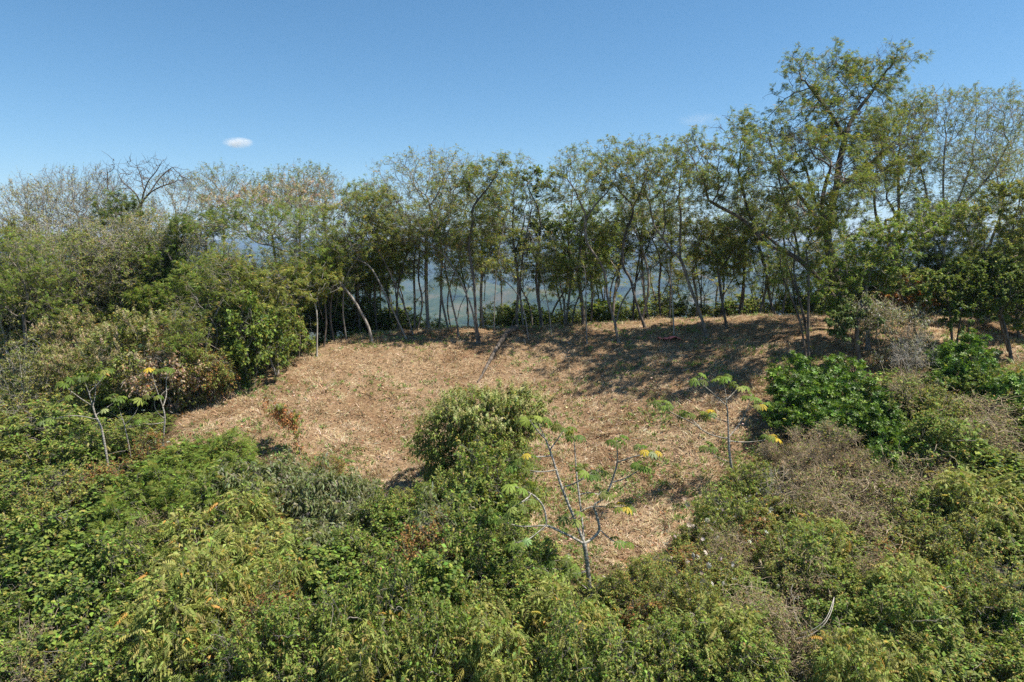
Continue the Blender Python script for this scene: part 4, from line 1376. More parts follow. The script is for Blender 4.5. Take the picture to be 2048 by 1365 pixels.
KINDS = {
    # kind: (words for the label, keyword arguments)
    'yg': ('yellow-green drooping compound-leaved bush', dict(spec=[(.13, 'pin7', .3, YGREEN, .45), (.35, 'lance', .17, YGREEN, .6), (.32, 'simple', .12, YGREEN, .3), (.2, 'broad', .11, mixp((1, GREEN), (1, FRESH)), .2)], count=5200, natt=560)),
    'bd': ('dense dark green broad-leaved bush', dict(spec=[(.45, 'broad', .115, DARKG, .3), (.45, 'broad', .12, GREEN, .3), (.1, 'broad', .14, FRESH, .3)], count=6500)),
    'gg': ('grey-green bush with long drooping leaves', dict(spec=[(.8, 'lance', .22, GGREEN, .8), (.2, 'simple', .1, GREEN, .3)], count=5200, droopy=.2)),
    'ol': ('olive small-leaved bush with yellowing tips', dict(spec=[(.6, 'simple', .085, mixp((3, OLIVE), (1, YGREEN)), .3), (.25, 'simple', .08, GREEN, .3), (.15, 'simple', .075, mixp((1, YELLOW), (1, RUST)), .3)], count=8000, twig=1.4)),
    'br': ('glossy bright green bush', dict(spec=[(.75, 'whorl', .14, BRIGHT, -.3), (.25, 'simple', .13, mixp((1, BRIGHT), (1, GREEN)), .3)], count=2600, mat=M_GLOSSY, natt=420, thresh=-.9)),
    'ft': ('feathery mid green fern-leaved bush', dict(spec=[(.22, 'feather', .26, mixp((2, GREEN), (1, FRESH)), .15), (.78, 'simple', .1, mixp((2, GREEN), (1, FRESH)), .2)], count=6500, natt=560)),
    'vt': ('brown leafless tangle of dead twigs', dict(spec=[(.4, 'simple', .08, BROWN, .4), (.3, 'simple', .08, OLIVE, .3), (.3, 'simple', .09, GREEN, .3)], count=2000, zig=.9, twig=.9, twl=.7, bark='twig', natt=330, curls=210, r0=.005, name='twig_tangle')),
    'rs': ('rust-coloured bush of dying leaves', dict(spec=[(.6, 'simple', .095, RUST, .5), (.4, 'simple', .1, mixp((1, GREEN), (1, OLIVE)), .3)], count=5200, twig=1.4, mat=M_LEAF)),
    'be': ('rounded olive bush topped with pale beige seed heads', dict(spec=[(.6, 'simple', .1, OLIVE, .3), (.4, 'simple', .1, GREEN, .3)], count=5600, extra=bl('seed_heads', 620, .17, mixp((3, BEIGE), (1, CREAM)), 'pan', .35))),
    'mx': ('mixed green scrubby bush', dict(spec=[(.35, 'simple', .1, GREEN, .3), (.15, 'simple', .1, DARKG, .3), (.2, 'simple', .09, OLIVE, .3), (.15, 'broad', .1, FRESH, .3), (.1, 'lance', .15, YGREEN, .6), (.05, 'simple', .08, BROWN, .4)], count=7200, curls=10)),
    'vm': ('viny yellow-green bush with tiny leaves', dict(spec=[(.55, 'simple', .085, YGREEN, .5), (.45, 'simple', .085, mixp((1, GREEN), (1, FRESH)), .5)], count=8200, droopy=.3)),
    'bs': ('upright brown leafless stems', dict(spec=[(.6, 'simple', .08, BROWN, .2), (.4, 'simple', .09, GREEN, .2)], count=1700, bark='twig', stems=18, up=1.2, natt=200, zig=.12, twig=.9, twl=.45, H=2.2, name='dry_stems')),
    'dd': ('bleached dead bush of pale bare twigs', dict(spec=[], count=0, bark='pale', stems=8, natt=520, zig=.2, twig=1.6, twl=.4, name='dead_bush')),
    'pk': ('viny bush hung with pinkish brown dead leaves', dict(spec=[(.6, 'simple', .1, PINKB, .9), (.4, 'simple', .1, mixp((1, OLIVE), (1, RUST)), .6)], count=4600, droopy=.4, curls=30)),
}
NV = {'yg': 4, 'mx': 4, 'ol': 3, 'bd': 3}
PROTO = {}
USED = {}
for kk_, (_, kw) in KINDS.items():
    PROTO[kk_] = [bush(kk_, r=np.random.default_rng(900 + 17 * i + sum(map(ord, kk_))), **kw) for i in range(NV.get(kk_, 2))]

LAND = [(1172, 1110, 'the pale forked umbrella-leaved tree'), (1458, 880, 'the slim umbrella-leaved tree'), (950, 850, 'the round flowering tree'),
        (1650, 800, 'the big glossy bush'), (1700, 1000, 'the brown twig tangle'), (600, 870, 'the red-leaved sapling'), (200, 810, 'the leftmost umbrella-leaved tree'),
        (325, 830, 'the yellow-topped umbrella-leaved tree'), (1650, 1235, 'the looping pale vine'), (450, 1130, 'the big yellow-green thicket'), (0, 1365, 'the bottom left corner'), (2048, 1365, 'the bottom right corner'),
        (1000, 1365, 'the middle of the bottom edge'), (0, 950, 'the left edge of the photo'), (2048, 980, 'the right edge of the photo'), (1915, 700, 'the bright shoots under the right trees'), (1835, 590, 'the orange dead leaves'),
        (150, 650, 'the beige-topped thicket'), (550, 750, 'the paired pale trunks'), (1240, 1130, 'the bottom tip of the clearing'), (340, 900, 'the left tip of the clearing'), (820, 560, 'the thick straight ridge trunk'),
        (1060, 600, 'the forked ridge tree'), (1240, 600, 'the low-forking ridge tree'), (1410, 600, 'the sweeping ridge trunk'), (1617, 650, 'the four-stemmed tree'), (700, 600, 'the long leaning trunk'), (300, 400, 'the leafless spreading tree')]
LABELS = {}


def where(px, py, skip=0):
    d = sorted(LAND, key=lambda L: math.hypot(px - L[0], (py - L[1]) * 1.2))[skip:]
    L = d[0]
    dx, dy = px - L[0], py - L[1]
    a = math.degrees(math.atan2(-dy, dx)) % 360
    names = ['right of', 'above right of', 'above', 'above left of', 'left of', 'below left of', 'below', 'below right of']
    dist = math.hypot(dx, dy)
    if dist < 45:
        return 'right beside ' + L[2]
    return ('just ' if dist < 110 else '') + names[int((a + 22.5) // 45) % 8] + ' ' + L[2]


SHORT = {}


def auto_label(words, px, py):
    for k in range(9):
        s = f'{words}, {where(px, py, k)}'
        if s.lower() not in LABELS and len(s.replace('-', ' ').split()) <= 16:
            break
    else:
        for adj in ('leafy', 'small', 'low', 'leafy', 'spreading', 'rounded', 'untidy', 'loose'):
            s = ' '.join(f'{adj} {words}, {where(px, py, 0)}'.split()[:16])
            if s.lower() not in LABELS:
                break
    LABELS[s.lower()] = 1
    return s


GROUPS = {}


def put(kind, px, py, R, h, Y=None, words=None):
    """copy of a bush whose crown middle shows at (px, py); h = height above the ground there"""
    pr = PROTO[kind]
    u = USED.setdefault(kind, 0)
    src = pr[u % len(pr)]
    first = u < len(pr)
    o = src if first else copy_tree(src)
    USED[kind] = u + 1
    if Y is None:
        c = hit(px, py, h * .62)
    else:
        c = P(px, py, Y)
    g = gz(c[0], c[1])
    o.location = (c[0], c[1], g)
    s = R / 1.3
    sz = max(.35, h / 2.5)
    o.scale = (s, s, sz)
    r = random.Random(int(px * 7 + py * 13))
    o.rotation_euler = (r.uniform(-.1, .1), r.uniform(-.1, .1), r.uniform(0, 6.28))
    tag(o, auto_label(words or KINDS[kind][0], px, py), 'dead bush' if kind in ('dd', 'vt', 'bs') else 'bush', {'vt': 'brown twig tangles', 'bs': 'dry upright stems', 'dd': 'bleached dead bushes'}.get(kind, 'bushes of the thicket'))
    return o


B = [
    # left, middle distance
    ('be', 150, 640, 2.3, 3.2), ('be', 235, 655, 2.1, 3), ('be', 120, 705, 2.0, 2.6), ('be', 250, 725, 2.0, 2.6), ('be', 335, 645, 1.9, 3), ('pk', 385, 690, 1.5, 3), ('pk', 345, 745, 1.6, 2.8), ('rs', 425, 745, 1.1, 2.3),
    ('be', 330, 700, 1.7, 2.8), ('mx', 50, 690, 2.0, 2.4), ('ol', 20, 760, 2.2, 2.4), ('mx', 90, 770, 1.8, 2.2), ('dd', 80, 655, 1.9, 3.6), ('dd', 60, 640, 1.8, 3.6), ('ol', 60, 830, 2.0, 2.0), ('mx', 130, 860, 1.7, 1.9), ('vm', 240, 870, 1.2, 1.0), ('mx', 290, 850, 1.1, 1.0),
    ('mx', 20, 900, 1.8, 1.9), ('ol', 90, 930, 1.6, 1.8), ('mx', 170, 910, 1.5, 1.7), ('mx', 170, 830, 1.2, 1.0), ('bd', 235, 800, 1.1, 1.1), ('mx', 410, 640, 1.5, 3), ('ol', 395, 740, 1.2, 2.6),
    ('bd', 500, 670, 1.3, 3), ('mx', 560, 655, 1.3, 2.4), ('bd', 480, 715, .8, 1.5), ('rs', 300, 905, .9, 1.4), ('bd', 340, 935, 1.2, 1.6), ('rs', 215, 960, 1.1, 1.5), ('ft', 385, 930, 1.2, 1.6), ('ft', 455, 905, 1.0, 1.9), ('ft', 470, 950, 1.0, 1.5),
    ('mx', 40, 1000, 1.6, 1.8), ('ol', 120, 1000, 1.4, 1.7), ('bd', 240, 1010, 1.4, 1.7), ('gg', 490, 975, 1.1, 1.7), ('gg', 565, 950, 1.1, 1.6), ('gg', 560, 1000, 1.2, 1.8), ('gg', 650, 985, 1.1, 1.6), ('rs', 660, 940, .8, 1.1), ('rs', 545, 1040, .8, 1.5),
    ('ft', 330, 990, 1.3, 1.8), ('ft', 400, 1000, 1.2, 1.9), ('vt', 310, 1075, 1.0, 1.5), ('ft', 250, 1075, 1.2, 1.7), ('bd', 140, 1075, 1.5, 1.8), ('mx', 40, 1085, 1.5, 1.8), ('gg', 690, 1050, 1.1, 1.8), ('gg', 715, 985, .8, 1.5),
    ('yg', 480, 1045, 1.1, 2.1), ('yg', 410, 1095, 1.2, 2.2), ('yg', 480, 1120, 1.2, 2.3), ('yg', 550, 1115, 1.1, 2.1), ('gg', 610, 1080, 1.1, 1.8), ('bd', 640, 1150, 1.2, 1.9), ('mx', 720, 1120, 1.0, 1.8), ('ft', 800, 1085, 1.0, 1.8), ('mx', 770, 1030, .9, 1.5),
    ('bd', 20, 1165, 1.4, 1.8), ('bd', 110, 1160, 1.4, 1.9), ('bd', 195, 1150, 1.3, 1.9), ('ft', 270, 1150, 1.1, 1.8), ('ft', 340, 1120, 1.0, 1.8), ('yg', 330, 1200, 1.2, 2.2), ('yg', 410, 1185, 1.2, 2.3), ('yg', 500, 1195, 1.2, 2.2), ('yg', 570, 1190, 1.0, 2),
    ('ft', 180, 1225, 1.2, 1.8), ('mx', 60, 1240, 1.4, 1.8), ('rs', 140, 1290, .9, 1.4), ('bd', 260, 1255, 1.2, 1.8), ('yg', 350, 1270, 1.1, 2), ('bd', 440, 1270, 1.1, 1.6), ('bd', 530, 1270, 1.0, 1.6), ('yg', 600, 1290, 1.0, 2.1), ('yg', 680, 1255, 1.0, 2.1),
    ('bd', 700, 1190, 1.1, 1.7), ('bd', 780, 1160, 1.1, 1.8), ('bd', 850, 1110, 1.1, 1.9), ('mx', 930, 1110, 1.1, 1.9), ('gg', 880, 1060, 1.0, 1.8), ('vm', 1020, 1080, 1.0, 1.8), ('mx', 1060, 1120, .9, 1.5), ('bd', 960, 1170, 1.1, 1.8), ('ft', 870, 1190, 1.0, 1.8),
    ('mx', 1050, 1190, 1.0, 1.6), ('yg', 780, 1250, 1.0, 2), ('yg', 860, 1250, 1.0, 2.1), ('yg', 950, 1240, 1.0, 2), ('yg', 1120, 1250, .9, 1.7), ('mx', 1040, 1260, .9, 1.6), ('yg', 1180, 1290, .9, 1.7), ('vm', 1220, 1200, .9, 1.3), ('ol', 1280, 1180, .9, 1.3),
    ('mx', 40, 1325, 1.2, 1.7), ('ol', 130, 1345, 1.1, 1.6), ('ft', 230, 1330, 1.1, 1.7), ('bd', 330, 1345, 1.0, 1.6), ('ft', 420, 1345, 1.0, 1.6), ('bd', 510, 1345, 1.0, 1.6), ('yg', 600, 1355, 1.0, 1.9), ('yg', 700, 1335, 1.0, 1.9), ('yg', 790, 1335, 1.0, 1.9), ('yg', 880, 1330, 1.0, 1.9),
    ('yg', 970, 1320, 1.0, 1.9), ('mx', 1050, 1340, .9, 1.6), ('yg', 1130, 1340, .9, 1.7), ('mx', 1220, 1335, .9, 1.5), ('yg', 1310, 1330, .9, 1.7), ('rs', 1290, 1250, .8, 1.2), ('yg', 1400, 1225, .8, 1.5), ('mx', 1370, 1290, .9, 1.4), ('ol', 1350, 1200, .9, 1.3),
    # right
    ('ol', 1330, 1140, .8, 1.0), ('rs', 1390, 1130, .8, 1.1), ('ol', 1400, 1080, .9, 1.2), ('vm', 1450, 1020, 1.0, 1.6), ('rs', 1500, 1075, .9, 1.3), ('ol', 1560, 1040, 1.0, 1.4), ('vm', 1600, 1030, .7, 1.3), ('vm', 1500, 960, .9, 1.2), ('ol', 1440, 1150, .9, 1.3), ('mx', 1500, 1190, .9, 1.4),
    ('vt', 1610, 985, 1.2, 1.6), ('vt', 1700, 1000, 1.3, 1.7), ('vt', 1780, 1000, 1.3, 1.7), ('vt', 1690, 1060, 1.2, 1.6), ('vt', 1770, 1070, 1.1, 1.5), ('bs', 1595, 915, 1.0, 2.0), ('bs', 1665, 905, 1.1, 2.1), ('bs', 1740, 950, .9, 1.8),
    ('br', 1600, 775, 1.3, 1.9), ('br', 1690, 775, 1.4, 2.0), ('br', 1590, 835, 1.1, 1.6), ('br', 1660, 830, 1.3, 1.8), ('br', 1745, 835, 1.1, 1.6), ('br', 1770, 920, 1.1, 1.9), ('br', 1920, 720, 1.2, 2.0), ('br', 1885, 760, .9, 1.2), ('br', 2010, 790, 1.2, 1.5), ('br', 1840, 830, .9, 1.3),
    ('mx', 1790, 790, 1.3, 1.8), ('mx', 1850, 880, 1.2, 1.7), ('vt', 1820, 790, 1.1, 2.0), ('mx', 1900, 900, 1.3, 1.7), ('vt', 1950, 835, 1.3, 1.5), ('vt', 2020, 870, 1.4, 1.6), ('bd', 1960, 770, .9, 1.3), ('ol', 1880, 820, 1.1, 1.5), ('bd', 1980, 950, 1.3, 1.7), ('vt', 1900, 960, 1.2, 1.6), ('ol', 2030, 940, 1.2, 1.6),
    ('yg', 1950, 1015, 1.2, 1.9), ('yg', 2015, 1030, 1.1, 1.8), ('mx', 1860, 1030, 1.2, 1.6), ('yg', 1640, 1090, .9, 1.5), ('mx', 1620, 1130, 1.0, 1.5), ('mx', 1710, 1120, 1.1, 1.5), ('rs', 1790, 1135, 1.0, 1.4), ('ol', 1850, 1110, 1.1, 1.5), ('yg', 1800, 1190, 1.0, 1.7), ('yg', 1930, 1100, 1.1, 1.7), ('mx', 2020, 1110, 1.2, 1.6),
    ('bd', 1700, 1190, 1.0, 1.5), ('ol', 1570, 1150, .9, 1.3), ('vt', 1620, 1200, .9, 1.2), ('yg', 1440, 1270, .9, 1.5), ('mx', 1500, 1290, .9, 1.4), ('vt', 1590, 1290, 1.0, 1.3), ('vt', 1560, 1345, .9, 1.2), ('bd', 1670, 1280, .9, 1.3), ('yg', 1740, 1290, 1.0, 1.7), ('bd', 1720, 1235, .9, 1.4),
    ('yg', 1840, 1260, 1.0, 1.6), ('mx', 1900, 1190, 1.1, 1.5), ('yg', 1980, 1190, 1.1, 1.6), ('bd', 1950, 1260, 1.0, 1.5), ('br', 2020, 1270, 1.0, 1.6), ('mx', 1420, 1345, .9, 1.3), ('yg', 1700, 1350, .9, 1.7), ('yg', 1790, 1345, .9, 1.6), ('mx', 1880, 1330, 1.0, 1.5), ('ol', 1960, 1335, 1.0, 1.5), ('mx', 2030, 1345, 1.0, 1.5),
    ('mx', 1500, 1345, .9, 1.3), ('vm', 1560, 1100, .7, 1.2),
    # skirt of the round flowering tree
    ('vm', 905, 985, 1.1, 2.2), ('mx', 980, 980, 1.2, 2.4), ('vm', 1045, 975, 1.0, 2.0), ('bd', 930, 1040, 1.0, 2.2), ('mx', 870, 1020, .9, 1.8), ('bd', 1000, 1040, 1.0, 2.0), ('ol', 800, 1000, .6, .9),
]
rb = random.Random(8)
SWAP = {'yg': ('yg', 'yg', 'mx', 'ol', 'vm'), 'bd': ('bd', 'bd', 'mx', 'rs'), 'ft': ('ft', 'mx', 'bd')}
for (k_, x_, y_, R_, h_) in B:
    if y_ > 1040 and k_ in SWAP and not (330 < x_ < 620 and 1040 < y_ < 1240):
        k_ = rb.choice(SWAP[k_])
    lowspot = 1120 < x_ < 1290 and 1180 < y_ < 1300
    f_ = .55 if lowspot else rb.uniform(.95, 1.6) if k_ not in ('vt', 'bs', 'br') or lowspot else rb.uniform(.9, 1.15)
    put(k_, x_, y_, R_ * rb.uniform(.9, 1.15), h_ * f_)
for (k_, x_, y_, R_, h_) in [('vt', 1650, 1045, 1.0, 1.9), ('vt', 1850, 955, 1.2, 2.0), ('vt', 1510, 1240, .9, 1.8), ('vt', 1600, 1150, .9, 1.9), ('vt', 1905, 1015, 1.0, 2.0), ('vt', 1745, 1165, .9, 1.9), ('vt', 1960, 880, 1.2, 1.9), ('vt', 1640, 1330, .8, 1.9),
                             ('vt', 1450, 1110, .7, 1.6), ('vt', 300, 1085, .9, 2.2), ('vt', 1980, 1060, .9, 1.9), ('vt', 100, 1310, .8, 2.1), ('dd', 1560, 985, .8, 1.7), ('dd', 1830, 700, .9, 2.6), ('ol', 1820, 1060, 1.0, 1.8), ('vt', 1550, 1290, .8, 1.8)]:
    put(k_, x_, y_, R_, h_)
# low bushes beyond the crest
for i, (px, Y, R, h, kind) in enumerate([(430, 41, 2, 2.6, 'bd'), (480, 42, 2, 2.8, 'mx'), (540, 43, 2, 2.6, 'bd'), (600, 44, 2, 3, 'mx'), (650, 45, 2, 2.8, 'bd'), (700, 46.5, 2, 2.6, 'vm'), (750, 47, 2, 2.6, 'bd'), (800, 47.5, 2, 2.4, 'mx'), (850, 48.5, 1.8, 2.3, 'vm'),
                                      (900, 49, 1.6, 1.6, 'mx'), (1000, 47.5, 1.7, 3.0, 'vm'), (1050, 48, 1.8, 3.2, 'bd'), (1110, 48.5, 1.7, 2.4, 'mx'), (1150, 48, 1.8, 2.4, 'vm'), (1210, 48, 1.8, 2.6, 'bd'), (1265, 48.5, 1.7, 3, 'vm'),
                                      (1320, 47.5, 1.9, 3.2, 'vm'), (1370, 48, 1.8, 2.2, 'be'), (1420, 47.5, 1.8, 2.0, 'ol'), (1480, 47.5, 1.7, 2.4, 'bd'), (1540, 46.5, 1.8, 2.8, 'vm'), (1600, 46, 1.8, 2.6, 'mx'), (1650, 46, 1.8, 2.4, 'vm'),
                                      (1720, 45.5, 2, 3, 'bd'), (1790, 45.5, 2, 3, 'mx'), (1860, 45, 2, 3, 'bd'), (1930, 45, 2, 2.6, 'mx'), (2010, 44, 2, 2.6, 'bd')]):
    z = gz((px - 1024) / FPX * Y, Y)
    x_, y_ = toPx((P(px, 640, Y)[0], Y, z + h * .6))
    put(kind, px, y_, R, h * (.9 if 840 < px < 1600 else 1), Y=Y)


# ------------------------------------------------------------------ slender trees in the row beyond the crest
def slender(seed, H, cw, fol, n, bark):
    r = np.random.default_rng(seed)
    o = bpy.data.objects.new('slender_tree', None)
    C.objects.link(o)
    s = Skel(np.array([0, 0, -.3]))
    q = np.array([r.normal(0, .5), r.normal(0, .3), H * .6])
    s.add_line([np.zeros(3), np.array([r.normal(0, .25), r.normal(0, .2), H * .3]), q, q + np.array([r.normal(0, .6), 0, H * .2])], attach=0)
    if r.random() < .6:
        s.add_line([np.array([0, 0, H * .25]), np.array([r.normal(0, .8), .2, H * .45]), np.array([r.normal(0, 1.2), .3, H * .62])])
    a = nrm(r.normal(size=(420, 3))) * r.uniform(.1, 1, (420, 1)) ** .45 * np.array([cw, cw * .8, H * .3]) + np.array([q[0], 0, H * .72])
    a = a[fn(a, .5, seed) > -.3]
    s.colonise(a, .25, .33, r, up=.1, jit=.25, grow_from=H * .3)
    pos = np.array(s.p)
    rad, k = radii(s.par, .008)
    rad = .008 + (rad - .008) * (.06 - .008) / (rad[0] - .008)
    pos, par, rad, anc, ad = twiggify(pos, s.par, rad, r, .024, 1.2, .45, .2, np.array([0, 0, H * .5]), .008)
    V, Q = tubes(pos, par, rad)
    link_mesh('trunk', V, None, Q, BARK[bark], o, smooth=True)
    V, T, Q, K = foliage_parts(anc, ad, n, fol, r, seed, .6, -.3)
    link_mesh('crown', V, T, Q, M_LEAF, o, col=K)
    return o


SL = [slender(1, 7.5, 1.5, F_GREEN(.18), 1500, 'dark'), slender(2, 8.5, 1.7, F_RIDGE(.18), 1500, 'grey'), slender(3, 6, 1.3, F_YEL(.17), 1200, 'brown'), slender(4, 8, 1.6, F_RIDGE(.18), 900, 'grey'), slender(5, 7, 1.8, F_GREEN(.18), 2200, 'dark')]
cnt = 0
rr = random.Random(5)
SLW = ['slender dark-stemmed tree in the back row', 'slender grey olive-crowned tree in the back row', 'short yellowish slender tree in the back row', 'sparse slender grey tree in the back row', 'leafy dark slender tree in the back row']
for px in [415, 450, 500, 520, 575, 610, 655, 672, 690, 722, 742, 765, 785, 805, 880, 905, 935, 970, 1005, 1065, 1095, 1122, 1142, 1190, 1205, 1225, 1262, 1310, 1335, 1375, 1395, 1430, 1475, 1492, 1560, 1582, 1640, 1660, 1700, 1740, 1780, 1830, 1870, 1905, 1950, 1990, 2030]:
    Y = rr.uniform(44.5, 49.5)
    i = rr.randrange(5)
    o = SL[i] if SL[i] else None
    if not SL[i].get('label'):
        o = SL[i]
    else:
        o = copy_tree(SL[i])
    X = (px - 1024) / FPX * Y * 1.02
    o.location = (X, Y, gz(X, Y))
    s = rr.uniform(.8, 1.2)
    o.scale = (s, s, s * rr.uniform(.9, 1.15))
    o.rotation_euler = (0, 0, rr.uniform(0, 6.28))
    tag(o, auto_label(SLW[i], px, 590), 'tree', 'slender trees in the row beyond the crest')

for kk_ in PROTO:
    for o in PROTO[kk_]:
        if not o.get('label'):
            for c in list(o.children):
                bpy.data.objects.remove(c)
            bpy.data.objects.remove(o)


# ------------------------------------------------------------------ full crowned trees that fill the forest on the left and behind
def full_tree(seed, H, cw, fol, n, bark, natt=1300, twig=1.2, low=.16):
    r = np.random.default_rng(seed)
    o = bpy.data.objects.new('forest_tree', None)
    C.objects.link(o)
    s = Skel(np.array([0, 0, -.4]))
    s.add_line([np.zeros(3), np.array([r.normal(0, .2), 0, H * .2]), np.array([r.normal(0, .4), 0, H * .42])], attach=0)
    a = []
    for i in range(9):
        th = r.uniform(0, 6.28)
        rr_ = r.uniform(.1, .62) * cw
        zz = H * r.uniform(low + .12, .84)
        c = np.array([math.cos(th) * rr_, math.sin(th) * rr_, zz])
        m = natt // 9
        a.append(c + nrm(r.normal(size=(m, 3))) * r.uniform(.2, 1, (m, 1)) ** .4 * np.array([cw * .5, cw * .5, H * .15]))
    a = np.concatenate(a)
    a = a[a[:, 2] > H * low]
    s.colonise(a, .24, .3, r, up=.1, jit=.28, grow_from=H * .1)
    pos = np.array(s.p)
    rad, k = radii(s.par, .007)
    rad = .007 + (rad - .007) * (.09 - .007) / (rad[0] - .007)
    pos, par, rad, anc, ad = twiggify(pos, s.par, rad, r, .022, twig, .45, .15, np.array([0, 0, H * .35]), .007)
    V, Q = tubes(pos, par, rad)
    link_mesh('trunk', V, None, Q, BARK[bark], o, smooth=True)
    V, T, Q, K = foliage_parts(anc, ad, n, fol, r, seed, .6, -.5)
    link_mesh('crown', V, T, Q, M_LEAF, o, col=K)
    return o


FT = {'gd': ('dense green forest tree', full_tree(31, 6, 2.3, F_GREEN(.17), 11000, 'brown')),
      'dk': ('dark green forest tree', full_tree(32, 6, 2.2, F_DARK(.17), 11000, 'dark')),
      'dr': ('drab pale-twigged tree', full_tree(33, 6.5, 2.5, [(.55, 'simple', .13, OLIVE, .3), (.25, 'simple', .12, YGREEN, .3), (.2, 'simple', .12, BEIGE, .3)], 8000, 'pale', twig=1.9)),
      'yl': ('yellow-green forest tree', full_tree(34, 5.5, 2.1, F_YEL(.16), 9500, 'grey')),
      'tw': ('twiggy half-bare tree', full_tree(35, 7, 2.4, [(.6, 'simple', .12, OLIVE, .3), (.4, 'simple', .12, YGREEN, .3)], 3200, 'pale', twig=2.4, natt=1700)),
      'be': ('vine covered beige-topped tree', full_tree(36, 6, 2.2, [(.5, 'simple', .12, OLIVE, .4), (.3, 'simple', .12, GREEN, .4), (.2, 'simple', .11, YGREEN, .4)], 9000, 'grey', low=.05))}
bl('seed_heads', 1500, .2, mixp((3, BEIGE), (1, CREAM), (1, PINKB)), 'pan', .3)(FT['be'][1], np.array([v.co for v in FT['be'][1].children[1].data.vertices]), np.tile([0, 0, 1.0], (len(FT['be'][1].children[1].data.vertices), 1)), np.random.default_rng(4))
FU = set()
for (k, px, pt, Y, s) in [('dk', 20, 600, 42, 1.0), ('dr', 70, 550, 42, 1.15), ('dr', 10, 560, 43, 1.1), ('tw', 120, 480, 44, 1.1), ('dr', 150, 520, 41, 1.15), ('dk', 110, 600, 42, 1.0), ('dr', 190, 560, 42, 1.1), ('tw', 60, 430, 47, 1.1),
                          ('yl', 20, 450, 46, 1.2), ('tw', 200, 440, 46, 1.1), ('dr', 240, 510, 42, 1.1), ('dk', 215, 500, 45, 1.1), ('dr', 280, 560, 42, 1.0), ('dr', 290, 480, 44, 1.1), ('gd', 340, 590, 40, 1.0), ('dk', 330, 530, 43, 1.0),
                          ('tw', 390, 520, 41, .9), ('dk', 400, 570, 43, 1.0), ('dk', 440, 560, 44, .9), ('yl', 430, 600, 40, .8), ('dk', 490, 590, 43, .9), ('tw', 350, 430, 49, 1.0), ('dk', 180, 590, 43, .9), ('gd', 250, 590, 42, 1.0),
                          ('dr', 5, 530, 40, 1.1), ('tw', 60, 500, 45, 1.1), ('tw', 260, 450, 46, 1.1), ('gd', 530, 600, 45, .8), ('tw', 420, 420, 50, 1.0), ('dk', 585, 600, 47, .8), ('gd', 640, 600, 48, .8), ('yl', 690, 590, 49, .8),
                          ('gd', 1700, 560, 44, .9), ('dk', 1760, 580, 42, .8), ('gd', 1830, 560, 42, .9), ('dk', 1900, 540, 42, 1.0), ('gd', 1970, 520, 40, 1.0), ('dk', 2040, 520, 38, 1.0), ('yl', 2050, 450, 41, 1.1), ('gd', 1960, 600, 36, .7), ('dk', 2045, 620, 34, .7), ('yl', 1860, 590, 38, .7),
                          ('be', 130, 640, 36, 1.0), ('be', 205, 665, 34, .9), ('be', 100, 710, 33, .8), ('be', 270, 660, 35, .85), ('be', 345, 650, 36, .8), ('be', 250, 730, 31.5, .65), ('dr', 20, 720, 32, .8), ('be', 340, 730, 31, .6)]:
    w_, src = FT[k]
    o = src if k not in FU else copy_tree(src)
    FU.add(k)
    X = (px - 1024) / FPX * Y * 1.0
    g = gz(X, Y)
    top = P(px, pt - 30, Y)[2]
    o.location = (X, Y, g)
    hz_ = max(.5, min(1.7, (top - g) / (6 * .95)))
    o.scale = (s, s, hz_)
    o.rotation_euler = (0, 0, rng.uniform(0, 6.28))
    tag(o, auto_label(w_, px, pt), 'tree', 'full crowned trees of the forest edge')




MW = ['airy green tree standing among the ridge trunks', 'airy grey tree standing among the ridge trunks', 'short yellowish tree standing among the ridge trunks', 'sparse grey tree standing among the ridge trunks', 'leafy green tree standing among the ridge trunks']
for px in [590, 668, 725, 758, 800, 832, 898, 968, 1046, 1085, 1128, 1180, 1222, 1280, 1318, 1388, 1435, 1470, 1510, 1555, 1650, 1800, 1925]:
    Y = rr.uniform(42.2, 44.5)
    i = rr.randrange(5)
    o = copy_tree(SL[i])
    X = (px - 1024) / FPX * Y * 1.02
    o.location = (X, Y, gz(X, Y))
    s = rr.uniform(1.0, 1.45)
    o.scale = (s, s, rr.uniform(.75, 1.2))
    o.rotation_euler = (0, 0, rr.uniform(0, 6.28))
    tag(o, auto_label(MW[i], px, 600), 'tree', 'slim trees among the ridge trunks')


for (px, py, s) in [(418, 802, .7), (432, 790, .8), (447, 783, .75), (462, 776, .85), (478, 768, .8), (497, 760, .75), (516, 748, .9), (582, 728, .8), (604, 720, .75), (655, 700, .85), (676, 690, .8), (700, 684, .75), (400, 815, .6), (386, 826, .6)]:
    i = rr.randrange(5)
    o = copy_tree(SL[i])
    q = hit(px, py)
    o.location = (q[0] - .3, q[1] + .4, gz(q[0] - .3, q[1] + .4))
    o.scale = (s * 1.1, s * 1.1, s)
    o.rotation_euler = (0, 0, rr.uniform(0, 6.28))
    tag(o, auto_label('thin-stemmed tree on the clearing rim', px, py - 80), 'tree', 'thin trees along the left rim of the clearing')
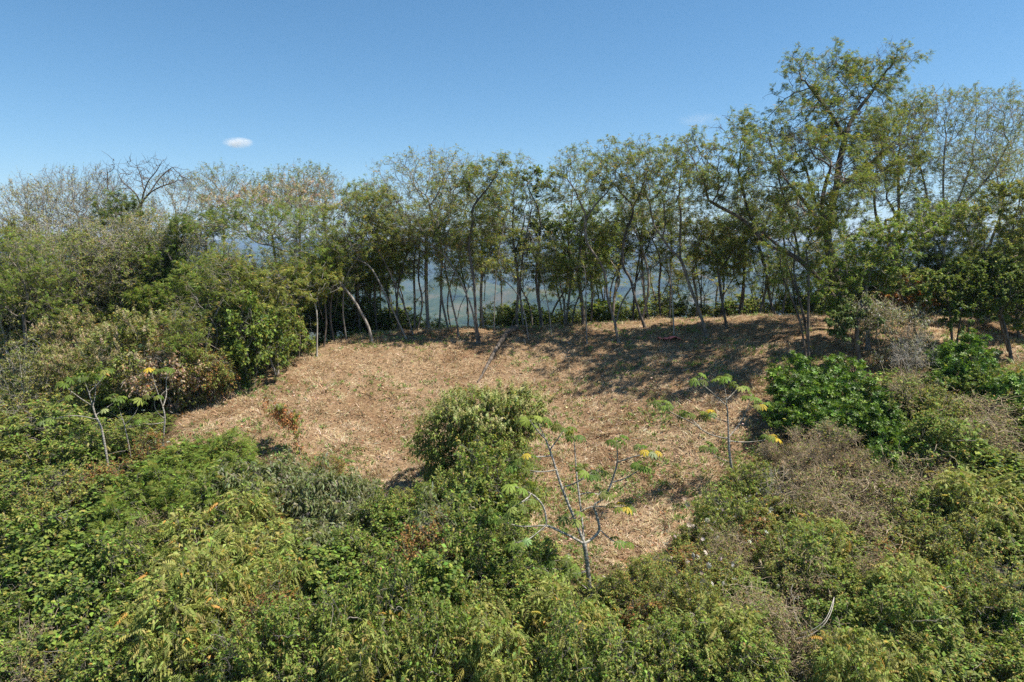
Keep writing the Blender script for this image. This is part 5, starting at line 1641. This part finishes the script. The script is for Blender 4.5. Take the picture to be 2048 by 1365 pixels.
# bushes just outside the picture, so that a step to the side still meets the thicket
for (k_, x_, y_, R_, h_) in [('mx', -60, 760, 2, 2.4), ('ol', -110, 900, 1.8, 2.2), ('mx', -50, 1010, 1.6, 2), ('bd', -130, 1080, 1.6, 2), ('ft', -60, 1180, 1.4, 2), ('mx', -120, 1290, 1.4, 1.9), ('be', -160, 720, 2.2, 3),
                             ('mx', 2110, 860, 1.6, 2), ('ol', 2150, 960, 1.5, 2), ('yg', 2110, 1060, 1.3, 1.9), ('mx', 2170, 1150, 1.4, 1.9), ('bd', 2110, 1230, 1.2, 1.8), ('yg', 2150, 1330, 1.2, 1.8), ('br', 2120, 780, 1.2, 1.8), ('mx', 2240, 1020, 1.8, 2.2), ('mx', 2260, 860, 2, 2.4)]:
    put(k_, x_, y_, R_, h_)


# ------------------------------------------------------------------ umbrella-leaved trees (long-stalked palmate leaves at the limb ends)
CEC = [(5, (.07, .098, .016)), (4, (.05, .074, .013)), (2, (.11, .14, .03)), (.5, (.13, .16, .07))]


def umbrella_tree(label, base, limbs, R, leafr, nper, yellow=(), group='umbrella-leaved trees', taper=.3, Y=None, stalk=.32):
    """limbs: polylines of (px, py, dY); the last point of each carries a rosette"""
    SEED[0] += 1
    r = np.random.default_rng(SEED[0])
    if Y is None:
        b = hit(*base)
    else:
        b = P(base[0], base[1], Y)
    Y = b[1]
    root = np.array([b[0], Y, gz(b[0], Y)])
    o = thing('umbrella_tree', tuple(root), label, 'tree', group)
    s = Skel(root - np.array([0, 0, .2]))
    tips = []
    for i, tr in enumerate(limbs):
        pts = [P(a[0], a[1], Y + (a[2] if len(a) > 2 else 0)) for a in tr]
        if i == 0:
            pts[0] = root.copy()
            e = s.add_line(pts, step=.12, attach=0)
        else:
            e = s.add_line(pts, step=.12)
        tips.append(e)
    pos = np.array(s.p)
    par = list(s.par)
    # smooth taper from the pipe model with few tips
    n = len(pos)
    leng = np.zeros(n)
    for i in range(n - 1, 0, -1):
        leng[par[i]] += leng[i] + np.linalg.norm(pos[i] - pos[par[i]])
    rad = R * (.2 + .8 * (leng / leng[0]) ** .5)
    # joints: a little swelling at the nodes
    leaves = []
    st_p, st_par, st_r = list(pos), par, list(rad)
    for ti, e in enumerate(tips):
        d = nrm(pos[e] - pos[par[e]])
        m = r.integers(nper[0], nper[1] + 1)
        for k in range(m):
            a = 2 * math.pi * (k + r.random() * .6) / m
            h = np.array([math.cos(a), math.sin(a), r.uniform(.05, .7)])
            h = nrm(h * .9 + d * .5)
            L = stalk * r.uniform(.6, 1.2)
            p1 = pos[e] - d * r.uniform(0, .12) + h * L * .6
            p2 = p1 + nrm(h + np.array([0, 0, -.35])) * L * .4
            st_p += [p1, p2]
            st_par += [e, len(st_p) - 2]
            st_r += [.006, .005]
            leaves.append((p2, h, ti))
    V, Q = tubes(np.array(st_p), st_par, np.array(st_r))
    link_mesh('trunk', V - root, None, Q, BARK['ring'], o, smooth=True)
    p = np.array([l[0] for l in leaves])
    yd = np.array([l[1] * np.array([1, 1, 0]) for l in leaves]) + np.array([0, 0, -.3]) + r.normal(0, .1, (len(leaves), 3))
    upv = np.array([0, 0, 1.0]) + r.normal(0, .28, (len(leaves), 3))
    col = colours(len(leaves), CEC, r, .15)
    for j, l in enumerate(leaves):
        if l[2] in yellow and r.random() < .3:
            col[j] = (.55, .4, .04)
        elif r.random() < .03:
            col[j] = (.5, .38, .05)
    part = bake(TM['palm'], p, yd, upv, leafr * r.uniform(.8, 1.25, len(leaves)), col)
    link_mesh('leaves', part[0] - root, part[1], part[2], M_LEAF, o, col=part[3])
    return o


umbrella_tree('large pale forked umbrella-leaved tree standing at the bottom tip of the clearing', (1184, 1225),
              [[(1184, 1225), (1180, 1180, 0), (1176, 1140, 0), (1171, 1100, 0), (1168, 1085, 0), (1152, 1045, 0), (1135, 1005, 0), (1118, 960, .1), (1105, 915, .2), (1092, 880, .3), (1080, 855, .4)],
               [(1168, 1088, 0), (1145, 1075, -.2), (1120, 1063, -.3), (1093, 1050, -.5), (1060, 1054, -.7), (1030, 1052, -.9), (1006, 1042, -1)], [(1093, 1050, -.5), (1092, 1030, -.5), (1085, 1008, -.5), (1065, 988, -.6), (1040, 978, -.7)],
               [(1093, 1050, -.5), (1070, 1070, -.8), (1050, 1084, -1), (1030, 1086, -1.1)], [(1168, 1088, 0), (1182, 1080, .2), (1197, 1066, .3), (1200, 1055, .3), (1190, 1020, .4), (1186, 1010, .4), (1205, 1000, .5), (1218, 980, .6), (1230, 945, .6), (1236, 920, .6), (1233, 885, .6)],
               [(1168, 1088, 0), (1164, 1040, .2), (1158, 990, .4), (1153, 950, .5), (1150, 905, .6), (1148, 880, .6)], [(1200, 1060, .3), (1215, 1075, .1), (1230, 1085, 0), (1246, 1086, -.1)], [(1186, 1012, .4), (1215, 1015, .2), (1245, 1016, .1)],
               [(1186, 1012, .4), (1165, 1020, .2), (1140, 1038, 0)], [(1225, 965, .6), (1250, 958, .4), (1280, 940, .3)], [(1235, 925, .6), (1262, 915, .4), (1292, 908, .2)], [(1125, 975, .1), (1150, 968, -.2), (1180, 948, -.4)],
               [(1112, 940, .1), (1085, 945, 0), (1050, 940, -.1), (1032, 934, -.1)], [(1104, 912, .2), (1080, 914, .1), (1045, 913, 0)], [(1100, 900, .2), (1115, 880, .3), (1128, 860, .4)], [(1092, 880, .3), (1075, 862, .1), (1060, 842, 0)],
               [(1155, 965, .5), (1172, 955, .6), (1192, 945, .7)], [(1176, 1140, 0), (1160, 1148, -.1), (1143, 1147, -.2), (1128, 1132, -.3), (1120, 1120, -.3)], [(1143, 1147, -.2), (1130, 1165, -.3), (1115, 1185, -.4), (1104, 1190, -.4)],
               [(1181, 1183, 0), (1165, 1172, -.1), (1150, 1155, -.2), (1140, 1140, -.3)], [(1140, 1140, -.3), (1110, 1138, -.4), (1085, 1138, -.5)], [(1065, 988, -.6), (1050, 1000, -.9), (1035, 1010, -1)], [(1158, 990, .4), (1178, 985, .5), (1200, 990, .4)]],
              .07, .215, (4, 7), yellow=(7, 10))
umbrella_tree('slim umbrella-leaved tree standing alone before the dark tree shadow', (1474, 988),
              [[(1474, 988), (1466, 950, 0), (1459, 915, 0), (1457, 880, 0), (1456, 840, 0), (1453, 800, 0), (1449, 775, 0), (1447, 760, 0)], [(1453, 812, 0), (1435, 795, -.2), (1418, 780, -.3), (1398, 764, -.4)], [(1457, 878, 0), (1430, 873, -.3), (1405, 862, -.5), (1385, 845, -.7), (1350, 830, -.9), (1322, 812, -1)],
               [(1405, 862, -.5), (1395, 850, -.3), (1375, 832, -.3)], [(1457, 875, 0), (1478, 850, .3), (1492, 825, .4), (1500, 800, .5)], [(1458, 882, 0), (1480, 885, -.1), (1510, 884, -.2), (1540, 878, -.3)], [(1461, 925, 0), (1440, 918, -.2), (1425, 908, -.3), (1416, 897, -.3)],
               [(1456, 845, 0), (1435, 838, .3), (1415, 832, .4)], [(1492, 825, .4), (1505, 815, .2), (1520, 812, .1)], [(1453, 800, 0), (1468, 785, .2), (1478, 775, .2)]], .052, .24, (4, 7), yellow=(5, 7))
umbrella_tree('umbrella-leaved tree leaning left below the beige-topped bushes', (215, 870),
              [[(215, 870), (205, 855, 0), (192, 835, 0), (185, 810, 0), (178, 785, 0), (168, 760, 0)], [(185, 812, 0), (165, 800, -.3), (145, 785, -.5), (128, 770, -.6)], [(187, 812, 0), (192, 785, .3), (190, 757, .4)], [(195, 840, 0), (165, 832, -.3), (130, 832, -.5), (100, 840, -.7)],
               [(192, 830, 0), (215, 815, .3), (235, 800, .4)], [(145, 785, -.5), (130, 800, -.6), (115, 805, -.7)], [(178, 785, 0), (200, 765, .2), (212, 745, .3)]], .045, .21, (5, 7), Y=25.8)
umbrella_tree('thin umbrella-leaved tree with a yellow top at the left tip of the clearing', (322, 893),
              [[(322, 893), (328, 860, 0), (331, 835, 0), (325, 810, 0), (315, 785, 0), (306, 755, 0), (303, 742, 0)], [(331, 838, 0), (318, 830, -.2), (308, 812, -.3), (310, 795, -.3)], [(326, 815, 0), (334, 790, .3), (332, 765, .4), (335, 745, .4)], [(330, 845, 0), (300, 850, -.3), (275, 845, -.5)]],
              .04, .2, (4, 6), yellow=(0,), Y=27)
umbrella_tree('young umbrella-leaved plant between the two left umbrella-leaved trees', (265, 880), [[(265, 880), (250, 850, 0), (240, 825, 0), (235, 800, 0)], [(250, 850, 0), (270, 830, .2), (280, 805, .3)], [(245, 840, 0), (225, 828, -.2), (212, 822, -.3)]], .035, .24, (3, 4), Y=26.3)


# ------------------------------------------------------------------ the round tree with pale panicles
def panicles(o, root, pos, par, rad, anc, ad, r):
    c = anc.mean(0)
    k = np.where((anc[:, 2] > root[2] + 2.6) & (np.linalg.norm((anc - c) * np.array([1, 1, 1.2]), axis=1) > 1.0))[0]
    k = r.choice(k, 2200)
    d = nrm(nrm(anc[k] - c) * .7 + r.normal(0, .25, (len(k), 3)) + np.array([0, 0, .6]))
    part = bake(TM['pan'], anc[k] + d * .08, d, nrm(r.normal(size=(len(k), 3))), .17 * r.uniform(.6, 1.3, len(k)), colours(len(k), CREAM, r, .15))
    link_mesh('flower_panicles', part[0] - root, part[1], part[2], M_DRY, o, col=part[3])


T_('round_tree', 'rounded dense tree with pale yellow-green flower panicles in the middle of the clearing', 'tree', (945, 1000, 25.5), [[(945, 1040), (940, 980, 0), (945, 930, 0), (950, 890, 0)], [(940, 990, 0), (965, 940, .3), (990, 900, .4)], [(940, 985, 0), (915, 940, -.3), (895, 900, -.4)]],
   [(950, 830, 70, 42), (880, 870, 42, 34, -.2), (1020, 820, 52, 36, .2), (960, 885, 74, 34, -.3), (1040, 860, 40, 34, .2), (900, 925, 40, 34, -.3), (1000, 930, 50, 34, -.3), (935, 800, 34, 16), (1015, 790, 24, 12, .2), (860, 895, 30, 16, -.3), (950, 965, 60, 26, -.4), (900, 975, 34, 26, -.3), (1010, 985, 44, 30, -.2), (935, 1010, 50, 26, -.6)],
   R=.12, bark='brown', fol=[(.7, 'lance', .17, mixp((2, GREEN), (1, OLIVE)), .5), (.2, 'lance', .17, OLIVE, .5), (.1, 'simple', .12, YGREEN, .3)], nleaf=22000, natt=2200, step=.17, kill=.2, thresh=-1.2, r0=.006, twl=.3, twig=1.4, grow_from=.4, extra=panicles, gap=-.02, clump=1.0, PS=1.25)


def rusty(o, root, pos, par, rad, anc, ad, r):
    k = r.choice(len(anc), 1500)
    p = anc[k] + np.stack([r.normal(0, .05, 1500), r.normal(0, .05, 1500), -r.uniform(0, .45, 1500)], -1)
    part = bake(TM['simple'], p, r.normal(0, .4, (1500, 3)) + np.array([0, 0, -1]), r.normal(size=(1500, 3)), r.uniform(.07, .14, 1500), colours(1500, [(3, (.36, .17, .07)), (2, (.28, .12, .05)), (1, (.42, .28, .14))], r))
    link_mesh('dead_leaves', part[0] - root, part[1], part[2], M_DRY, o, col=part[3])


T_('sapling', 'little red-leaved sapling leaning left on the open clearing', 'tree', (601, 913, None), [[(601, 913), (598, 888, 0), (593, 865, 0), (588, 845, 0), (580, 830, 0), (572, 815, 0)], [(588, 845, 0), (575, 830, -.1), (560, 812, -.2), (540, 800, -.2), (530, 797, -.2)]],
   [(568, 818, 22, 16), (545, 820, 14, 16, -.1), (580, 835, 10, 12), (534, 798, 10, 6, -.2)], R=.03, bark='pale', fol=[(1, 'simple', .1, GREEN, .5)], nleaf=700, natt=200, step=.12, kill=.15, r0=.005, twl=.22, twig=1, grow_from=1.2, thresh=-.5, extra=rusty)

# ------------------------------------------------------------------ the fallen trunk, vines, the pink scrap
lr = np.random.default_rng(77)
pts = []
for (a, b_, h) in [(1032, 664, .38), (1022, 672, .5), (1012, 682, .55), (1002, 696, .45), (992, 708, .35), (983, 722, .3), (974, 737, .2), (964, 752, .1), (955, 763, .03)]:
    q = hit(a, b_ + 5, 0)
    pts.append(np.array([q[0], q[1], gz(q[0], q[1]) + h]))
root = pts[0].copy()
s = Skel(pts[0])
s.add_line(pts, step=.2, attach=0)
nmain = len(s.p)
s.add_line([pts[4], pts[4] + np.array([.5, -.1, .25]), pts[4] + np.array([1.0, -.1, .1])], step=.15)
s.add_line([pts[1], pts[1] + np.array([-.5, -.1, .1]), pts[1] + np.array([-1.0, -.3, -.2])], step=.15)
s.add_line([pts[6], pts[6] + np.array([.25, -.1, -.15])], step=.1)
s.add_line([pts[1], pts[1] + np.array([.1, .3, .5]), pts[1] + np.array([.3, .5, .7])], step=.15)
p_ = np.array(s.p)
rad = np.where(np.arange(len(p_)) < nmain, np.interp(np.arange(len(p_)), [0, nmain * .25, nmain, len(p_)], [.2, .15, .04, .04]) ** 1, .03)
V, Q = tubes(p_, s.par, rad * (1 + .15 * fn(p_, 1.5, 3)))
o = thing('fallen_tree', tuple(root), 'brown fallen tree trunk lying down the slope from the crest', 'log')
link_mesh('trunk', V - root, None, Q, BARK['dark'], o, smooth=True)


def vine(label, strands, R, bark='pale'):
    allp = []
    parts = []
    root = None
    for st in strands:
        pts = []
        for (a, b_, Y) in st:
            pts.append(P(a, b_, Y))
        if root is None:
            root = pts[0].copy()
        s = Skel(pts[0])
        s.add_line(pts, step=.06, attach=0)
        q = np.array(s.p)
        parts.append(tubes(q, s.par, R * (1 + .2 * fn(q, 2.5, 4))))
    off = 0
    QQ = []
    for v, q in parts:
        QQ.append(q + off)
        off += len(v)
    o = link_mesh('vine', np.concatenate([v for v, q in parts]) - root, None, np.concatenate(QQ), BARK[bark], None, smooth=True)
    o.location = root
    return tag(o, label, 'vine')


hy = lambda a, b_, h: (a, b_, hit(a, b_, h)[1])
vine('pale vine hanging in a long loop over the lower right thicket', [[hy(1668, 1195, 2.1), hy(1666, 1215, 2.1), hy(1656, 1240, 2.0), hy(1640, 1258, 1.9), hy(1618, 1272, 1.8), hy(1590, 1278, 1.7)], [hy(1668, 1195, 2.1), hy(1660, 1222, 2.15), hy(1648, 1245, 2.05), hy(1622, 1262, 1.9), hy(1600, 1268, 1.8)]], .012)
vine('curled grey vine left of the long pale vine loop', [[hy(1586, 1168, 1.9), hy(1580, 1185, 1.9), hy(1592, 1200, 1.9), hy(1600, 1195, 1.95), hy(1590, 1190, 2), hy(1586, 1210, 1.9), hy(1592, 1240, 1.8), hy(1605, 1262, 1.7)]], .012, 'grey')
vine('thin straight fallen stick in the brush below the bottom tip of the clearing', [[hy(1205, 1152, .5), hy(1215, 1158, .5), hy(1228, 1166, .5)]], .015, 'pale')
# pink scrap
q = hit(1338, 682)
import bmesh
bm = bmesh.new()
bmesh.ops.create_grid(bm, x_segments=9, y_segments=6, size=.5)
r3 = random.Random(9)
for v in bm.verts:
    v.co.x *= 1.15 * (1 + r3.uniform(-.2, .2))
    v.co.y *= .5 * (1 + r3.uniform(-.4, .4))
    v.co.z = .04 + .09 * r3.random() + .1 * max(0, math.sin(v.co.x * 6))
me = bpy.data.meshes.new('plastic_scrap')
bm.to_mesh(me)
bm.free()
o = bpy.data.objects.new('plastic_scrap', me)
C.objects.link(o)
sm = o.modifiers.new('thick', 'SOLIDIFY')
sm.thickness = .01
o.location = (q[0], q[1], gz(q[0], q[1]) + .02)
m, t, out = new_mat('pink_plastic')
pb = t.nodes.new('ShaderNodeBsdfPrincipled')
pb.inputs['Base Color'].default_value = (.9, .24, .19, 1)
pb.inputs['Roughness'].default_value = .5
t.links.new(pb.outputs[0], out.inputs[0])
me.materials.append(m)
tag(o, 'small crumpled pink-red plastic scrap on the dry grass', 'litter')

# curled silvery dead leaves caught on the brush, and a few lilac flowers
dl = []
r4 = np.random.default_rng(12)
for (cx, cy_, sx, sy, n_) in [(1400, 1080, 60, 90, 26), (1500, 1000, 90, 50, 22), (1530, 1080, 60, 60, 20), (1360, 1180, 60, 60, 14), (1440, 1190, 70, 60, 16), (690, 1000, 50, 50, 16), (1000, 1020, 60, 60, 8), (1130, 1130, 30, 30, 5), (300, 860, 60, 40, 8), (820, 1040, 40, 40, 6)]:
    for _ in range(n_):
        a, b_ = cx + r4.normal(0, sx * .6), cy_ + r4.normal(0, sy * .6)
        dl.append(hit(a, b_, r4.uniform(.9, 1.6)))
dl = np.array(dl)
part = bake(TM['palm'], dl, r4.normal(size=dl.shape), r4.normal(size=dl.shape), r4.uniform(.07, .15, len(dl)), colours(len(dl), SILVER, r4, .12))
tag(link_mesh('dead_leaves', part[0], part[1], part[2], M_DRY, None, col=part[3]), kind='stuff')
